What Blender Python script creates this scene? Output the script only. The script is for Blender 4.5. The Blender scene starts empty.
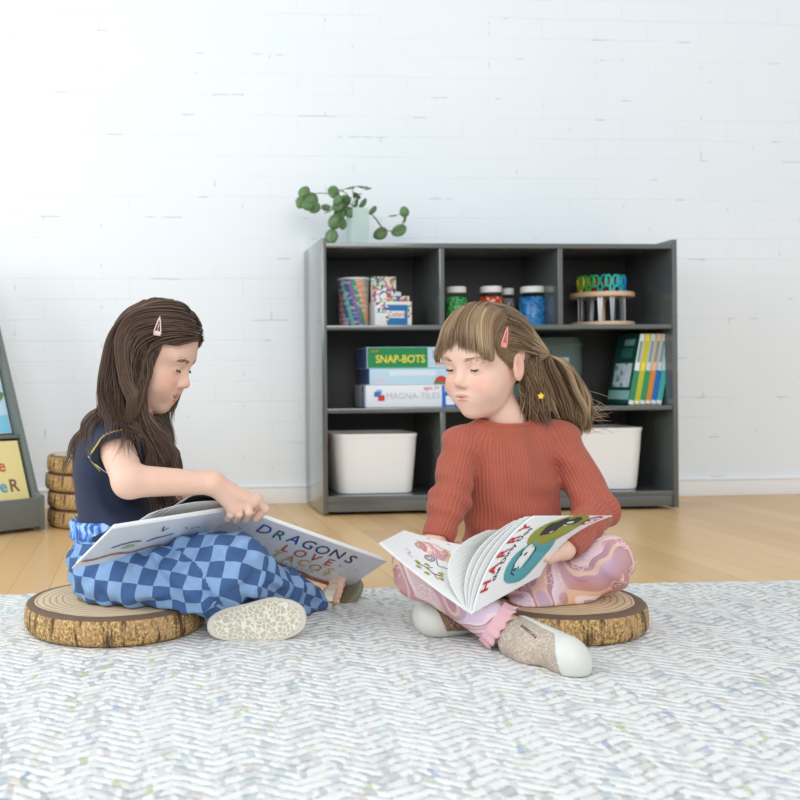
import bpy, math, random
import numpy as np
from mathutils import Vector, Matrix

SC = bpy.context.scene
COL = SC.collection
rng = np.random.default_rng(7)
random.seed(7)
PI = math.pi

# ------------------------------------------------------------------ camera
F_PX, CX, CY, ROLL, CAM_H = 958.8, 217.8, 379.4, -0.008, 0.453
cam_data = bpy.data.cameras.new('camera')
cam = bpy.data.objects.new('camera', cam_data)
COL.objects.link(cam)
cam_data.sensor_width = 36.0
cam_data.lens = F_PX / 800 * 36.0
cam_data.shift_x = (400 - CX) / 800
cam_data.shift_y = -(400 - CY) / 800
cam_data.clip_start = 0.05
th = -ROLL
R_ = Vector((math.cos(th), 0, -math.sin(th)))
U_ = Vector((math.sin(th), 0, math.cos(th)))
B_ = Vector((0, -1, 0))
cam.matrix_world = Matrix(((R_.x, U_.x, B_.x, 0), (R_.y, U_.y, B_.y, 0), (R_.z, U_.z, B_.z, CAM_H), (0, 0, 0, 1)))
cam_data.dof.use_dof = True
cam_data.dof.focus_distance = 1.72
cam_data.dof.aperture_fstop = 5.6
SC.camera = cam


def at(px, py, d):
    """world point seen at photo pixel (px, py), d metres in front of the lens"""
    x, y = px - CX, py - CY
    c, s = math.cos(ROLL), math.sin(ROLL)
    X, Y = c * x + s * y, -s * x + c * y
    return np.array([X / F_PX * d, d, CAM_H - Y / F_PX * d])


# ------------------------------------------------------------------ scene graph helpers
def tag(o, label=None, cat=None, group=None, kind=None):
    if label: o['label'] = label
    if cat: o['category'] = cat
    if group: o['group'] = group
    if kind: o['kind'] = kind
    return o


def thing(name, label, cat, loc, group=None):
    o = bpy.data.objects.new(name, None)
    o.empty_display_size = 0.05
    COL.objects.link(o)
    o.location = Vector([float(v) for v in loc])
    return tag(o, label, cat, group)


def link_mesh(name, me, mats, parent=None, smooth=True, label=None):
    """link a mesh given in WORLD coordinates; under a parent it is stored relative to the parent's origin"""
    o = bpy.data.objects.new(name, me)
    COL.objects.link(o)
    for m in (mats if isinstance(mats, (list, tuple)) else [mats]):
        me.materials.append(m)
    if smooth:
        me.polygons.foreach_set('use_smooth', np.ones(len(me.polygons), dtype=bool))
    if parent is not None:
        loc = np.zeros(3)
        p = parent
        while p is not None:
            loc += np.array(p.location)
            p = p.parent
        n = len(me.vertices)
        co = np.empty(n * 3, dtype=np.float32)
        me.vertices.foreach_get('co', co)
        co = co.reshape(-1, 3) - loc.astype(np.float32)
        me.vertices.foreach_set('co', co.ravel())
        o.parent = parent
    me.update()
    if label: o['label'] = label
    return o


def mesh_np(V, faces_list):
    """V (n,3); faces_list: list of int arrays (m,k)"""
    me = bpy.data.meshes.new('m')
    V = np.asarray(V, dtype=np.float32)
    me.vertices.add(len(V))
    me.vertices.foreach_set('co', V.ravel())
    loops = np.concatenate([np.asarray(f, dtype=np.int32).ravel() for f in faces_list])
    sizes = np.concatenate([np.full(len(f), np.asarray(f).shape[1], dtype=np.int32) for f in faces_list])
    starts = np.concatenate([[0], np.cumsum(sizes)[:-1]]).astype(np.int32)
    me.loops.add(len(loops))
    me.loops.foreach_set('vertex_index', loops)
    me.polygons.add(len(sizes))
    me.polygons.foreach_set('loop_start', starts)
    me.polygons.foreach_set('loop_total', sizes)
    me.update(calc_edges=True)
    me.validate()
    return me


class MB:
    """collects simple solids, in world coordinates, into one mesh"""
    def __init__(self):
        self.v, self.f, self.mi = [], [], []

    def add(self, V, F, mi=0):
        o = len(self.v)
        self.v += [tuple(float(c) for c in p) for p in V]
        self.f += [tuple(int(i) + o for i in f) for f in F]
        self.mi += [mi] * len(F)
        return self

    def hexa(self, P, mi=0):
        return self.add(P, [(0, 3, 2, 1), (4, 5, 6, 7), (0, 1, 5, 4), (1, 2, 6, 5), (2, 3, 7, 6), (3, 0, 4, 7)], mi)

    def box(self, a, b, fr=None, mi=0):
        (x0, y0, z0), (x1, y1, z1) = a, b
        P = [(x0, y0, z0), (x1, y0, z0), (x1, y1, z0), (x0, y1, z0), (x0, y0, z1), (x1, y0, z1), (x1, y1, z1), (x0, y1, z1)]
        if fr: P = [fr(*p) for p in P]
        return self.hexa(P, mi)

    def lathe(self, prof, fr, n=32, mi=0, cap=True):
        """prof: list of (r, z); fr maps local xyz to world"""
        V, F = [], []
        for r, z in prof:
            for k in range(n):
                t = 2 * PI * k / n
                V.append(fr(r * math.cos(t), r * math.sin(t), z))
        for i in range(len(prof) - 1):
            for k in range(n):
                a, b = i * n + k, i * n + (k + 1) % n
                F.append((a, b, b + n, a + n))
        if cap:
            F.append(tuple(reversed(range(n))))
            F.append(tuple(range((len(prof) - 1) * n, len(prof) * n)))
        return self.add(V, F, mi)

    def tube(self, pts, r, n=6, mi=0, closed=False):
        pts = [np.array(p, float) for p in pts]
        m = len(pts)
        rs = r if hasattr(r, '__len__') else [r] * m
        V, F = [], []
        up = np.array([0.13, 0.31, 0.94])
        for i, p in enumerate(pts):
            if closed: t = pts[(i + 1) % m] - pts[i - 1]
            else: t = pts[min(i + 1, m - 1)] - pts[max(i - 1, 0)]
            t = t / (np.linalg.norm(t) + 1e-12)
            u = np.cross(t, up); u /= np.linalg.norm(u) + 1e-12
            w = np.cross(t, u)
            for k in range(n):
                a = 2 * PI * k / n
                V.append(p + rs[i] * (u * math.cos(a) + w * math.sin(a)))
        for i in range(m if closed else m - 1):
            for k in range(n):
                a, b = i * n + k, i * n + (k + 1) % n
                c, d = ((i + 1) % m) * n + (k + 1) % n, ((i + 1) % m) * n + k
                F.append((a, b, c, d))
        if not closed:
            F.append(tuple(reversed(range(n))))
            F.append(tuple(range((m - 1) * n, m * n)))
        return self.add(V, F, mi)

    def prism(self, poly, e0, e1, org, depth, nrm, mi=0):
        """outline poly in (e0,e1) at org, extruded along nrm by depth"""
        e0, e1, org, nrm = map(np.array, (e0, e1, org, nrm))
        n = len(poly)
        V = [org + e0 * u + e1 * v for u, v in poly] + [org + e0 * u + e1 * v + nrm * depth for u, v in poly]
        F = [tuple(range(n)), tuple(reversed(range(n, 2 * n)))]
        F += [(i, i + n, (i + 1) % n + n, (i + 1) % n) for i in range(n)]
        return self.add(V, F, mi)

    def build(self, name, mats, parent=None, smooth=False, bevel=0.0, seg=2, label=None, auto=False):
        me = bpy.data.meshes.new(name)
        me.from_pydata(self.v, [], self.f)
        me.polygons.foreach_set('material_index', self.mi)
        me.update()
        import bmesh
        bm = bmesh.new(); bm.from_mesh(me)
        bmesh.ops.recalc_face_normals(bm, faces=bm.faces)
        if bevel:
            es = [e for e in bm.edges if len(e.link_faces) == 2 and e.calc_face_angle(0) > 0.6]
            bmesh.ops.bevel(bm, geom=es, offset=bevel, segments=seg, affect='EDGES', profile=0.6, clamp_overlap=True)
        bm.to_mesh(me); bm.free()
        o = link_mesh(name, me, mats, parent, smooth=smooth or bool(bevel), label=label)
        if bevel or auto:
            try: me.set_sharp_from_angle(angle=0.7)
            except Exception: pass
        return o


def frame(org, yaw=0.0, tilt=0.0):
    """local xyz -> world; yaw turns about z, tilt leans about local y (to +x)"""
    c, s = math.cos(yaw), math.sin(yaw)
    ct, st = math.cos(tilt), math.sin(tilt)
    def f(x, y, z):
        x2, z2 = ct * x + st * z, -st * x + ct * z
        return (org[0] + c * x2 - s * y, org[1] + s * x2 + c * y, org[2] + z2)
    return f


# ------------------------------------------------------------------ distance-field modelling
def smin(a, b, k):
    if k <= 0: return np.minimum(a, b)
    h = np.clip(0.5 + 0.5 * (b - a) / k, 0, 1)
    return b + (a - b) * h - k * h * (1 - h)


def smax(a, b, k):
    return -smin(-a, -b, k)


def rc(P, a, b, ra, rb, flat=None):
    """tapered capsule"""
    a = np.asarray(a, float); b = np.asarray(b, float)
    ba = b - a
    t = np.clip(((P - a) @ ba) / (ba @ ba + 1e-12), 0, 1)
    q = P - a - t[:, None] * ba
    if flat is not None:                       # flat = (axis, factor): squeeze along an axis
        ax = np.asarray(flat[0], float); ax = ax / np.linalg.norm(ax)
        q = q + np.outer(q @ ax, ax) * (1 / flat[1] - 1)
        return (np.sqrt((q * q).sum(1)) - (ra + (rb - ra) * t)) * min(1, flat[1] + .15)
    return np.sqrt((q * q).sum(1)) - (ra + (rb - ra) * t)


def ell(P, c, r, M=None):
    q = P - np.asarray(c, float)
    if M is not None: q = q @ M                # columns of M are the ellipsoid's axes
    r = np.asarray(r, float)
    k0 = np.sqrt(((q / r) ** 2).sum(1)) + 1e-9
    k1 = np.sqrt(((q / r ** 2) ** 2).sum(1)) + 1e-9
    return k0 * (k0 - 1) / k1


def surface_nets(sdf, lo, hi, h, blk=8):
    lo = np.asarray(lo, float); hi = np.asarray(hi, float)
    nb = np.ceil((hi - lo) / (h * blk)).astype(int)
    n = nb * blk
    bc = [lo[i] + (np.arange(nb[i]) + .5) * blk * h for i in range(3)]
    G = np.stack(np.meshgrid(*bc, indexing='ij'), -1).reshape(-1, 3)
    dc = sdf(G).reshape(nb)
    near = np.abs(dc) < blk * h * 0.5 * 1.74 * 1.5 + 0.012
    D = np.repeat(np.repeat(np.repeat(dc, blk, 0), blk, 1), blk, 2).astype(np.float32)
    mk = np.repeat(np.repeat(np.repeat(near, blk, 0), blk, 1), blk, 2)
    idx = np.argwhere(mk)
    P = lo + (idx + .5) * h
    out = np.empty(len(P))
    for s in range(0, len(P), 400000):
        out[s:s + 400000] = sdf(P[s:s + 400000])
    D[mk] = out
    s = D < 0
    c = s[:-1, :-1, :-1].astype(np.int8)
    tot = np.zeros_like(c)
    for dx in (0, 1):
        for dy in (0, 1):
            for dz in (0, 1):
                tot += s[dx:n[0] - 1 + dx, dy:n[1] - 1 + dy, dz:n[2] - 1 + dz]
    act = (tot > 0) & (tot < 8)
    ids = np.full(act.shape, -1, dtype=np.int64)
    cells = np.argwhere(act)
    ids[act] = np.arange(len(cells))
    acc = np.zeros((len(cells), 3)); cnt = np.zeros(len(cells))
    corners = [(0, 0, 0), (1, 0, 0), (0, 1, 0), (1, 1, 0), (0, 0, 1), (1, 0, 1), (0, 1, 1), (1, 1, 1)]
    cd = np.array([D[cells[:, 0] + a, cells[:, 1] + b, cells[:, 2] + e] for a, b, e in corners], dtype=float)
    for i in range(8):
        for ax in range(3):
            if corners[i][ax] == 0:
                j = i + (1 << ax)
                a, b = cd[i], cd[j]
                m = (a < 0) != (b < 0)
                t = np.where(m, a / np.where(m, a - b, 1), 0)
                pt = np.repeat(np.array([corners[i]], float), len(cells), 0)
                pt[:, ax] += t
                acc += pt * m[:, None]; cnt += m
    V = lo + (cells + .5 + acc / cnt[:, None]) * h
    # one step onto the surface
    e = h * .5
    d0 = sdf(V)
    g = np.stack([sdf(V + np.array(v) * e) - d0 for v in np.eye(3)], 1) / e
    g2 = (g * g).sum(1)
    V = V - np.clip(d0 / np.maximum(g2, .3), -h, h)[:, None] * g * .8
    quads = []
    for ax in range(3):
        sl0 = [slice(0, n[i] - 1) for i in range(3)]; sl1 = list(sl0)
        b, c2 = [(1, 2), (2, 0), (0, 1)][ax]
        A = np.take(s, range(0, n[ax] - 1), ax); B = np.take(s, range(1, n[ax]), ax)
        ch = np.argwhere(A != B)
        ok = (ch[:, b] > 0) & (ch[:, c2] > 0) & (ch[:, b] < n[b] - 1) & (ch[:, c2] < n[c2] - 1)
        ch = ch[ok]
        ins = s[ch[:, 0], ch[:, 1], ch[:, 2]]
        def cid(db, dc_):
            q = ch.copy(); q[:, b] -= db; q[:, c2] -= dc_
            return ids[q[:, 0], q[:, 1], q[:, 2]]
        Q = np.stack([cid(1, 1), cid(0, 1), cid(0, 0), cid(1, 0)], 1)
        Q[~ins] = Q[~ins][:, ::-1]
        quads.append(Q)
    Q = np.concatenate(quads)
    Q = Q[(Q >= 0).all(1)]
    return V, Q


def sdf_object(name, sdf, lo, hi, h, mats, parent=None, attr=None, uv=None, label=None, largest=False):
    V, Q = surface_nets(sdf, lo, hi, h)
    if largest:                                # keep one connected surface
        lab = np.arange(len(V))
        for _ in range(400):
            m = lab[Q].min(1)
            new = lab.copy()
            np.minimum.at(new, Q.ravel(), np.repeat(m, 4))
            new = new[new]
            if (new == lab).all(): break
            lab = new
        u, c = np.unique(lab, return_counts=True)
        keep = lab == u[c.argmax()]
        rem = np.cumsum(keep) - 1
        Q = rem[Q[keep[Q].all(1)]]
        V = V[keep]
    me = mesh_np(V, [Q])
    if attr:
        for k, fn in attr.items():
            val = fn(V).astype(np.float32)
            if val.ndim == 1:
                a = me.attributes.new(k, 'FLOAT', 'POINT'); a.data.foreach_set('value', val)
    if uv is not None:
        UV = uv(V, Q)
        l = me.uv_layers.new(name='UVMap')
        l.data.foreach_set('uv', UV.astype(np.float32).ravel())
    return link_mesh(name, me, mats, parent, label=label)


def limb_uv(limbs, toward=(0, -1, 0.2)):
    """wrap coordinates for tapered limbs: u runs along a limb, v round it; the seam lies on the side away from 'toward'"""
    def fn(V, Q):
        c = V[Q].mean(1)
        D = np.stack([rc(c, a, b, ra, rb) for a, b, ra, rb, *_ in limbs], 1)
        best = D.argmin(1)
        UV = np.zeros((len(Q), 4, 2))
        for i, L in enumerate(limbs):
            a, b, ra, rb = [np.asarray(x, float) for x in L[:4]]
            m = best == i
            if not m.any(): continue
            if len(L) > 5 and L[5] == 'flat':
                pv = V[Q[m]]
                UV[m, :, 0] = pv @ np.array([.93, -.30, -.15]) + L[4]; UV[m, :, 1] = pv @ np.array([.12, .45, .88])
                continue
            ax = b - a; ln = np.linalg.norm(ax); ax /= ln
            e1 = np.array(L[5] if len(L) > 5 else toward, float); e1 -= ax * (e1 @ ax); e1 /= np.linalg.norm(e1)
            e2 = np.cross(ax, e1)
            def ang(p): return np.arctan2((p - a) @ e2, (p - a) @ e1)
            ac = ang(c[m])
            pv = V[Q[m]].reshape(-1, 3)
            av = ang(pv).reshape(-1, 4)
            d = av - ac[:, None]
            av = av - 2 * PI * np.round(d / (2 * PI))
            u = ((pv - a) @ ax).reshape(-1, 4)
            UV[m, :, 0] = u + (L[4] if len(L) > 4 else 0)
            UV[m, :, 1] = av * float(ra + rb) * .5
        return UV
    return fn


# ------------------------------------------------------------------ materials
def srgb(r, g, b):
    def f(c):
        c /= 255
        return c / 12.92 if c <= .04045 else ((c + .055) / 1.055) ** 2.4
    return (f(r), f(g), f(b), 1)


class NT:
    def __init__(self, name):
        self.m = bpy.data.materials.new(name); self.m.use_nodes = True
        self.t = self.m.node_tree; self.b = self.t.nodes['Principled BSDF']

    def n(self, typ, **kw):
        x = self.t.nodes.new(typ)
        for k, v in kw.items():
            if k.startswith('i_'):
                key = k[2:]
                x.inputs[int(key) if key.isdigit() else key.replace('_', ' ')].default_value = v
            else: setattr(x, k, v)
        return x

    def l(self, a, b): self.t.links.new(a, b)

    def math(self, op, a, b=None, c=None):
        x = self.t.nodes.new('ShaderNodeMath'); x.operation = op
        for i, v in enumerate((a, b, c)):
            if v is None: continue
            if isinstance(v, (int, float)): x.inputs[i].default_value = v
            else: self.l(v, x.inputs[i])
        return x.outputs[0]

    def mix(self, fac, a, b, mode='MIX'):
        x = self.t.nodes.new('ShaderNodeMix'); x.data_type = 'RGBA'; x.blend_type = mode
        for i, v in ((0, fac), (6, a), (7, b)):
            if isinstance(v, (int, float)): x.inputs[i].default_value = v
            elif isinstance(v, tuple): x.inputs[i].default_value = v
            else: self.l(v, x.inputs[i])
        return x.outputs[2]

    def ramp(self, fac, stops, interp='LINEAR'):
        x = self.t.nodes.new('ShaderNodeValToRGB'); x.color_ramp.interpolation = interp
        e = x.color_ramp.elements
        while len(e) < len(stops): e.new(1)
        for i, (p, c) in enumerate(stops):
            e[i].position = p; e[i].color = c
        self.l(fac, x.inputs[0])
        return x.outputs[0]

    def coord(self, kind='Object'):
        return self.n('ShaderNodeTexCoord').outputs[kind]

    def mapping(self, v, scale=(1, 1, 1), loc=(0, 0, 0), rot=(0, 0, 0)):
        x = self.n('ShaderNodeMapping'); x.inputs['Scale'].default_value = scale
        x.inputs['Location'].default_value = loc; x.inputs['Rotation'].default_value = rot
        self.l(v, x.inputs[0]); return x.outputs[0]

    def noise(self, v, scale, detail=2, rough=.5, out='Fac', dist=0):
        x = self.n('ShaderNodeTexNoise'); x.inputs['Scale'].default_value = scale
        x.inputs['Detail'].default_value = detail; x.inputs['Roughness'].default_value = rough
        x.inputs['Distortion'].default_value = dist
        self.l(v, x.inputs['Vector']); return x.outputs[out]

    def bump(self, h, strength=.3, dist=.002):
        x = self.n('ShaderNodeBump'); x.inputs['Strength'].default_value = strength; x.inputs['Distance'].default_value = dist
        self.l(h, x.inputs['Height']); self.l(x.outputs[0], self.b.inputs['Normal'])

    def base(self, c):
        if isinstance(c, tuple): self.b.inputs['Base Color'].default_value = c
        else: self.l(c, self.b.inputs['Base Color'])
        return self

    def set(self, **kw):
        for k, v in kw.items(): self.b.inputs[k.replace('_', ' ')].default_value = v
        return self


def plain(name, rgb, rough=.6, var=.06, scale=40, bump=0, **kw):
    """a plain coloured surface with a slight procedural unevenness"""
    n = NT(name)
    c = srgb(*rgb)
    f = n.noise(n.coord(), scale, 3)
    n.base(n.mix(f, tuple(x * (1 - var) for x in c[:3]) + (1,), tuple(min(1, x * (1 + var)) for x in c[:3]) + (1,)))
    n.set(Roughness=rough, **kw)
    if bump: n.bump(f, bump, .001)
    return n.m
# ------------------------------------------------------------------ the wall's own axes
YAW = 0.078
WU = np.array([math.cos(YAW), math.sin(YAW), 0]); WN = np.array([-math.sin(YAW), math.cos(YAW), 0])
SO = np.array([0.343, 3.154, 0])
WALL_B = 0.350


def SF(a, b, z):
    p = SO + WU * a + WN * b
    return (p[0], p[1], z)


def atb(px, py, b):
    """world point seen at a photo pixel, on the plane b metres behind the bookcase's front"""
    r = at(px, py, 1.0) - np.array([0, 0, CAM_H])
    d = (b + WN @ SO) / (WN @ r)
    return at(px, py, d)


def sa(px, b, py=300):
    """(a) coordinate along the bookcase of the pixel column px at depth b"""
    return float((atb(px, py, b) - SO) @ WU)


def sz(px, py, b):
    return float(atb(px, py, b)[2])


def sframe(a, b, z, yaw=0.0, tilt=0.0):
    return frame(SF(a, b, z), YAW + yaw, tilt)


# ------------------------------------------------------------------ lettering
def text_verts(s, size=1.0, bold=0.0, align='CENTER'):
    c = bpy.data.curves.new('t', 'FONT'); c.body = s; c.size = size; c.align_x = align; c.align_y = 'CENTER'
    c.offset = bold; c.resolution_u = 3
    o = bpy.data.objects.new('t', c); COL.objects.link(o)
    bpy.context.view_layer.update()
    me = bpy.data.meshes.new_from_object(o.evaluated_get(bpy.context.evaluated_depsgraph_get()))
    V = [tuple(v.co) for v in me.vertices]; Fc = [tuple(p.vertices) for p in me.polygons]
    bpy.data.objects.remove(o); bpy.data.curves.remove(c); bpy.data.meshes.remove(me)
    return V, Fc


def put_text(mb, s, size, fn, mi=0, bold=0.0, rot=0.0, off=(0, 0), align='CENTER', sx=1.0):
    """fn(x, y) -> world point of the surface the letters are printed on"""
    V, Fc = text_verts(s, size, bold, align)
    c, sn = math.cos(rot), math.sin(rot)
    P = [fn(off[0] + c * x * sx - sn * y, off[1] + sn * x * sx + c * y) for x, y, z in V]
    mb.add(P, Fc, mi)


# ------------------------------------------------------------------ setting materials
def mat_wall():
    n = NT('white_painted_brick')
    co = n.mapping(n.coord(), rot=(-PI / 2, 0, 0))
    def brick(mort, smooth):
        b = n.n('ShaderNodeTexBrick'); b.offset = .5
        b.inputs['Scale'].default_value = 1; b.inputs['Mortar Size'].default_value = mort
        b.inputs['Mortar Smooth'].default_value = smooth
        b.inputs['Brick Width'].default_value = .205; b.inputs['Row Height'].default_value = .0745
        b.inputs['Color1'].default_value = (0, 0, 0, 1); b.inputs['Color2'].default_value = (0, 0, 0, 1); b.inputs['Mortar'].default_value = (1, 1, 1, 1)
        n.l(vv, b.inputs['Vector']); return b.outputs['Color']
    wob = n.noise(co, 9, 2, out='Color')
    add = n.n('ShaderNodeVectorMath', operation='MULTIPLY_ADD')
    n.l(wob, add.inputs[0]); add.inputs[1].default_value = (.006, .006, .006); n.l(co, add.inputs[2])
    vv = add.outputs[0]
    joint = brick(.0035, .9)
    core = brick(.0016, .3)
    # gaps in the paint: only here and there along the joints
    chip = n.math('GREATER_THAN', n.noise(n.mapping(co, (5, 20, 6), (3, 1, 0)), 1.0, 3, .6), .625)
    chipc = n.math('MULTIPLY', chip, core)
    patch = n.ramp(n.noise(n.mapping(co, (1.4, 7, 2.2)), 1.0, 3), [(.42, (0, 0, 0, 1)), (.62, (1, 1, 1, 1))])
    mk = n.math('MULTIPLY', joint, n.math('MULTIPLY_ADD', patch, .85, .08))
    basec = n.mix(n.noise(co, 2.0, 3), srgb(232, 239, 243), srgb(240, 244, 246))
    c = n.mix(n.math('MULTIPLY', mk, .12), basec, srgb(205, 208, 210))
    c = n.mix(n.math('MULTIPLY', chipc, .55), c, srgb(140, 140, 138))
    n.base(c).set(Roughness=.55)
    h = n.math('SUBTRACT', n.math('MULTIPLY', n.noise(co, 60, 4), .12), mk)
    n.bump(h, .30, .004)
    return n.m


def mat_floor():
    n = NT('honey_wood_floor')
    co = n.mapping(n.coord(), rot=(0, 0, PI / 2))
    b = n.n('ShaderNodeTexBrick'); b.offset = .37
    for k, v in (('Scale', 1), ('Mortar Size', .0016), ('Mortar Smooth', .3), ('Brick Width', 1.3), ('Row Height', .085), ('Bias', 0)):
        b.inputs[k].default_value = v
    b.inputs['Color1'].default_value = srgb(226, 186, 128); b.inputs['Color2'].default_value = srgb(204, 156, 98)
    b.inputs['Mortar'].default_value = srgb(176, 130, 80)
    n.l(co, b.inputs['Vector'])
    g = n.noise(n.mapping(co, (2.5, 26, 1)), 2.2, 5, .6)
    c = n.mix(n.math('MULTIPLY', g, .45), b.outputs['Color'], srgb(198, 150, 94))
    pat = n.noise(co, 1.6, 2)
    c = n.mix(n.math('MULTIPLY', pat, .35), c, srgb(240, 212, 165))
    n.base(c).set(Roughness=.33)
    n.b.inputs['Specular IOR Level'].default_value = .5
    n.bump(b.outputs['Fac'], -.15, .001)
    return n.m


def mat_rug():
    n = NT('flecked_chevron_weave')
    co = n.coord()
    sep = n.n('ShaderNodeSeparateXYZ'); n.l(co, sep.inputs[0])
    x, y = sep.outputs[0], sep.outputs[1]
    wig = n.math('MULTIPLY', n.math('SUBTRACT', n.noise(co, 24, 3), .5), .014)
    per = .046
    tri = n.math('PINGPONG', x, per)                       # 0..per
    v = n.math('ADD', n.math('ADD', y, n.math('MULTIPLY', tri, .62)), wig)
    row = .0195
    rv = n.math('DIVIDE', v, row)
    ri = n.math('FLOOR', rv)
    fr = n.math('FRACT', rv)
    ridge = n.math('SUBTRACT', 1.0, n.math('POWER', n.math('ABSOLUTE', n.math('MULTIPLY_ADD', fr, 2, -1)), 2.2))
    # short strands inside every row
    shift = n.n('ShaderNodeTexWhiteNoise', noise_dimensions='1D'); n.l(ri, shift.inputs['W'])
    xs = n.math('ADD', n.math('DIVIDE', n.math('ADD', x, n.math('MULTIPLY', n.math('SUBTRACT', n.noise(co, 60, 2), .5), .02)), .0085), n.math('MULTIPLY', shift.outputs['Value'], 7))
    xi = n.math('FLOOR', xs)
    cmb = n.n('ShaderNodeCombineXYZ'); n.l(ri, cmb.inputs[0]); n.l(xi, cmb.inputs[1])
    wn = n.n('ShaderNodeTexWhiteNoise', noise_dimensions='2D'); n.l(cmb.outputs[0], wn.inputs['Vector'])
    val = wn.outputs['Value']
    tone = n.ramp(val, [(0, srgb(234, 232, 226)), (.36, srgb(228, 226, 220)), (.58, srgb(214, 213, 209)), (.72, srgb(192, 193, 190)), (.83, srgb(162, 166, 164)),
                        (.905, srgb(216, 206, 188)), (.93, srgb(160, 178, 186)), (.952, srgb(158, 174, 150)), (.968, srgb(198, 172, 168)), (.981, srgb(104, 132, 180)), (.992, srgb(176, 176, 96))], 'CONSTANT')
    pale = n.ramp(n.noise(n.mapping(co, (1, 1, 1)), 3.2, 2), [(.35, (0, 0, 0, 1)), (.7, (1, 1, 1, 1))])
    c = n.mix(n.math('MULTIPLY_ADD', pale, .35, .26), tone, srgb(229, 230, 228))
    # grey, broken up by noise, in the gaps between the ridges
    th = n.math('GREATER_THAN', n.noise(n.mapping(co, (80, 160, 1)), 1.0, 2), .52)
    gap = n.math('LESS_THAN', ridge, .55)
    c = n.mix(n.math('MULTIPLY', n.math('MULTIPLY', th, gap), .5), c, srgb(138, 143, 142))
    n.base(c).set(Roughness=.95)
    fz = n.noise(co, 330, 2)
    h = n.math('ADD', ridge, n.math('ADD', n.math('MULTIPLY', fz, .45), n.math('MULTIPLY', n.noise(n.mapping(co, (50, 90, 1)), 1, 2), .8)))
    n.bump(h, .6, .005)
    n.b.inputs['Sheen Weight'].default_value = .15
    return n.m


M = {}
M['wall'] = mat_wall(); M['floor'] = mat_floor(); M['rug'] = mat_rug()
M['trim'] = plain('white_gloss_trim', (240, 241, 242), .4, .02)
def laminate():
    n = NT('charcoal_laminate'); co = n.coord()
    n.base(n.mix(n.noise(n.mapping(co, (3, 3, 60)), 3, 3), srgb(74, 79, 78), srgb(86, 91, 89))).set(Roughness=.22)
    n.b.inputs['Specular IOR Level'].default_value = .75
    n.b.inputs['Coat Weight'].default_value = 1.0; n.b.inputs['Coat Roughness'].default_value = .14
    n.bump(n.noise(co, 400, 2), .05, .0005)
    return n.m
M['lam'] = laminate()
M['lam_back'] = plain('charcoal_back_board', (62, 64, 62), .6, .05)
M['caster'] = plain('black_rubber', (28, 28, 28), .6)

# ------------------------------------------------------------------ room shell
def wall_box(name, a0, a1, b0, b1, z0, z1, m, bevel=0):
    mb = MB(); mb.box((0, 0, 0), (a1 - a0, b1 - b0, z1 - z0))
    o = mb.build(name, m, bevel=bevel)
    o.location = SF(a0, b0, z0); o.rotation_euler = (0, 0, YAW)
    return tag(o, kind='structure')


wall_box('wall_back', -3.6, 4.2, WALL_B, WALL_B + .15, 0, 3.1, M['wall'])
wall_box('floor', -3.6, 4.2, -4.2, WALL_B + .15, -.06, 0, M['floor'])
wall_box('baseboard_back', -3.6, 4.2, WALL_B - .012, WALL_B, 0, .058, M['trim'], .002)
wall_box('trim_1', -3.6, 4.2, WALL_B - .016, WALL_B, .058, .066, M['trim'], .003)

# rug: far edge from (0,597) to (800,583) in the photo
ra, rb_ = at(0, 597, CAM_H * F_PX / (597 - 379.4 - 1.7)), at(800, 583, CAM_H * F_PX / (583 - 379.4 + 4.6))
ryaw = math.atan2(rb_[1] - ra[1], rb_[0] - ra[0])
def rug():
    mb = MB()
    nx, ny = 150, 2
    W, L, T = 3.4, 2.2, .006
    edge = [(-1.3 + W * i / nx, .004 * math.sin(i * 1.9) + .003 * math.sin(i * 5.3)) for i in range(nx + 1)]
    V, Fc = [], []
    for i, (x, e) in enumerate(edge):
        V += [(x, -L, 0), (x, -L, T), (x, e - .004, T), (x, e, T * .5), (x, e, 0)]
    for i in range(nx):
        for k in range(4):
            a = i * 5 + k
            Fc.append((a, a + 5, a + 6, a + 1))
    mb.add(V, Fc)
    o = mb.build('rug', M['rug'])
    o.location = (ra[0], ra[1], 0.0005); o.rotation_euler = (0, 0, ryaw)
    return tag(o, 'large pale chevron weave rug flecked with many colours on the wood floor', 'rug')
rug()
RUG_Z = .0065

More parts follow.
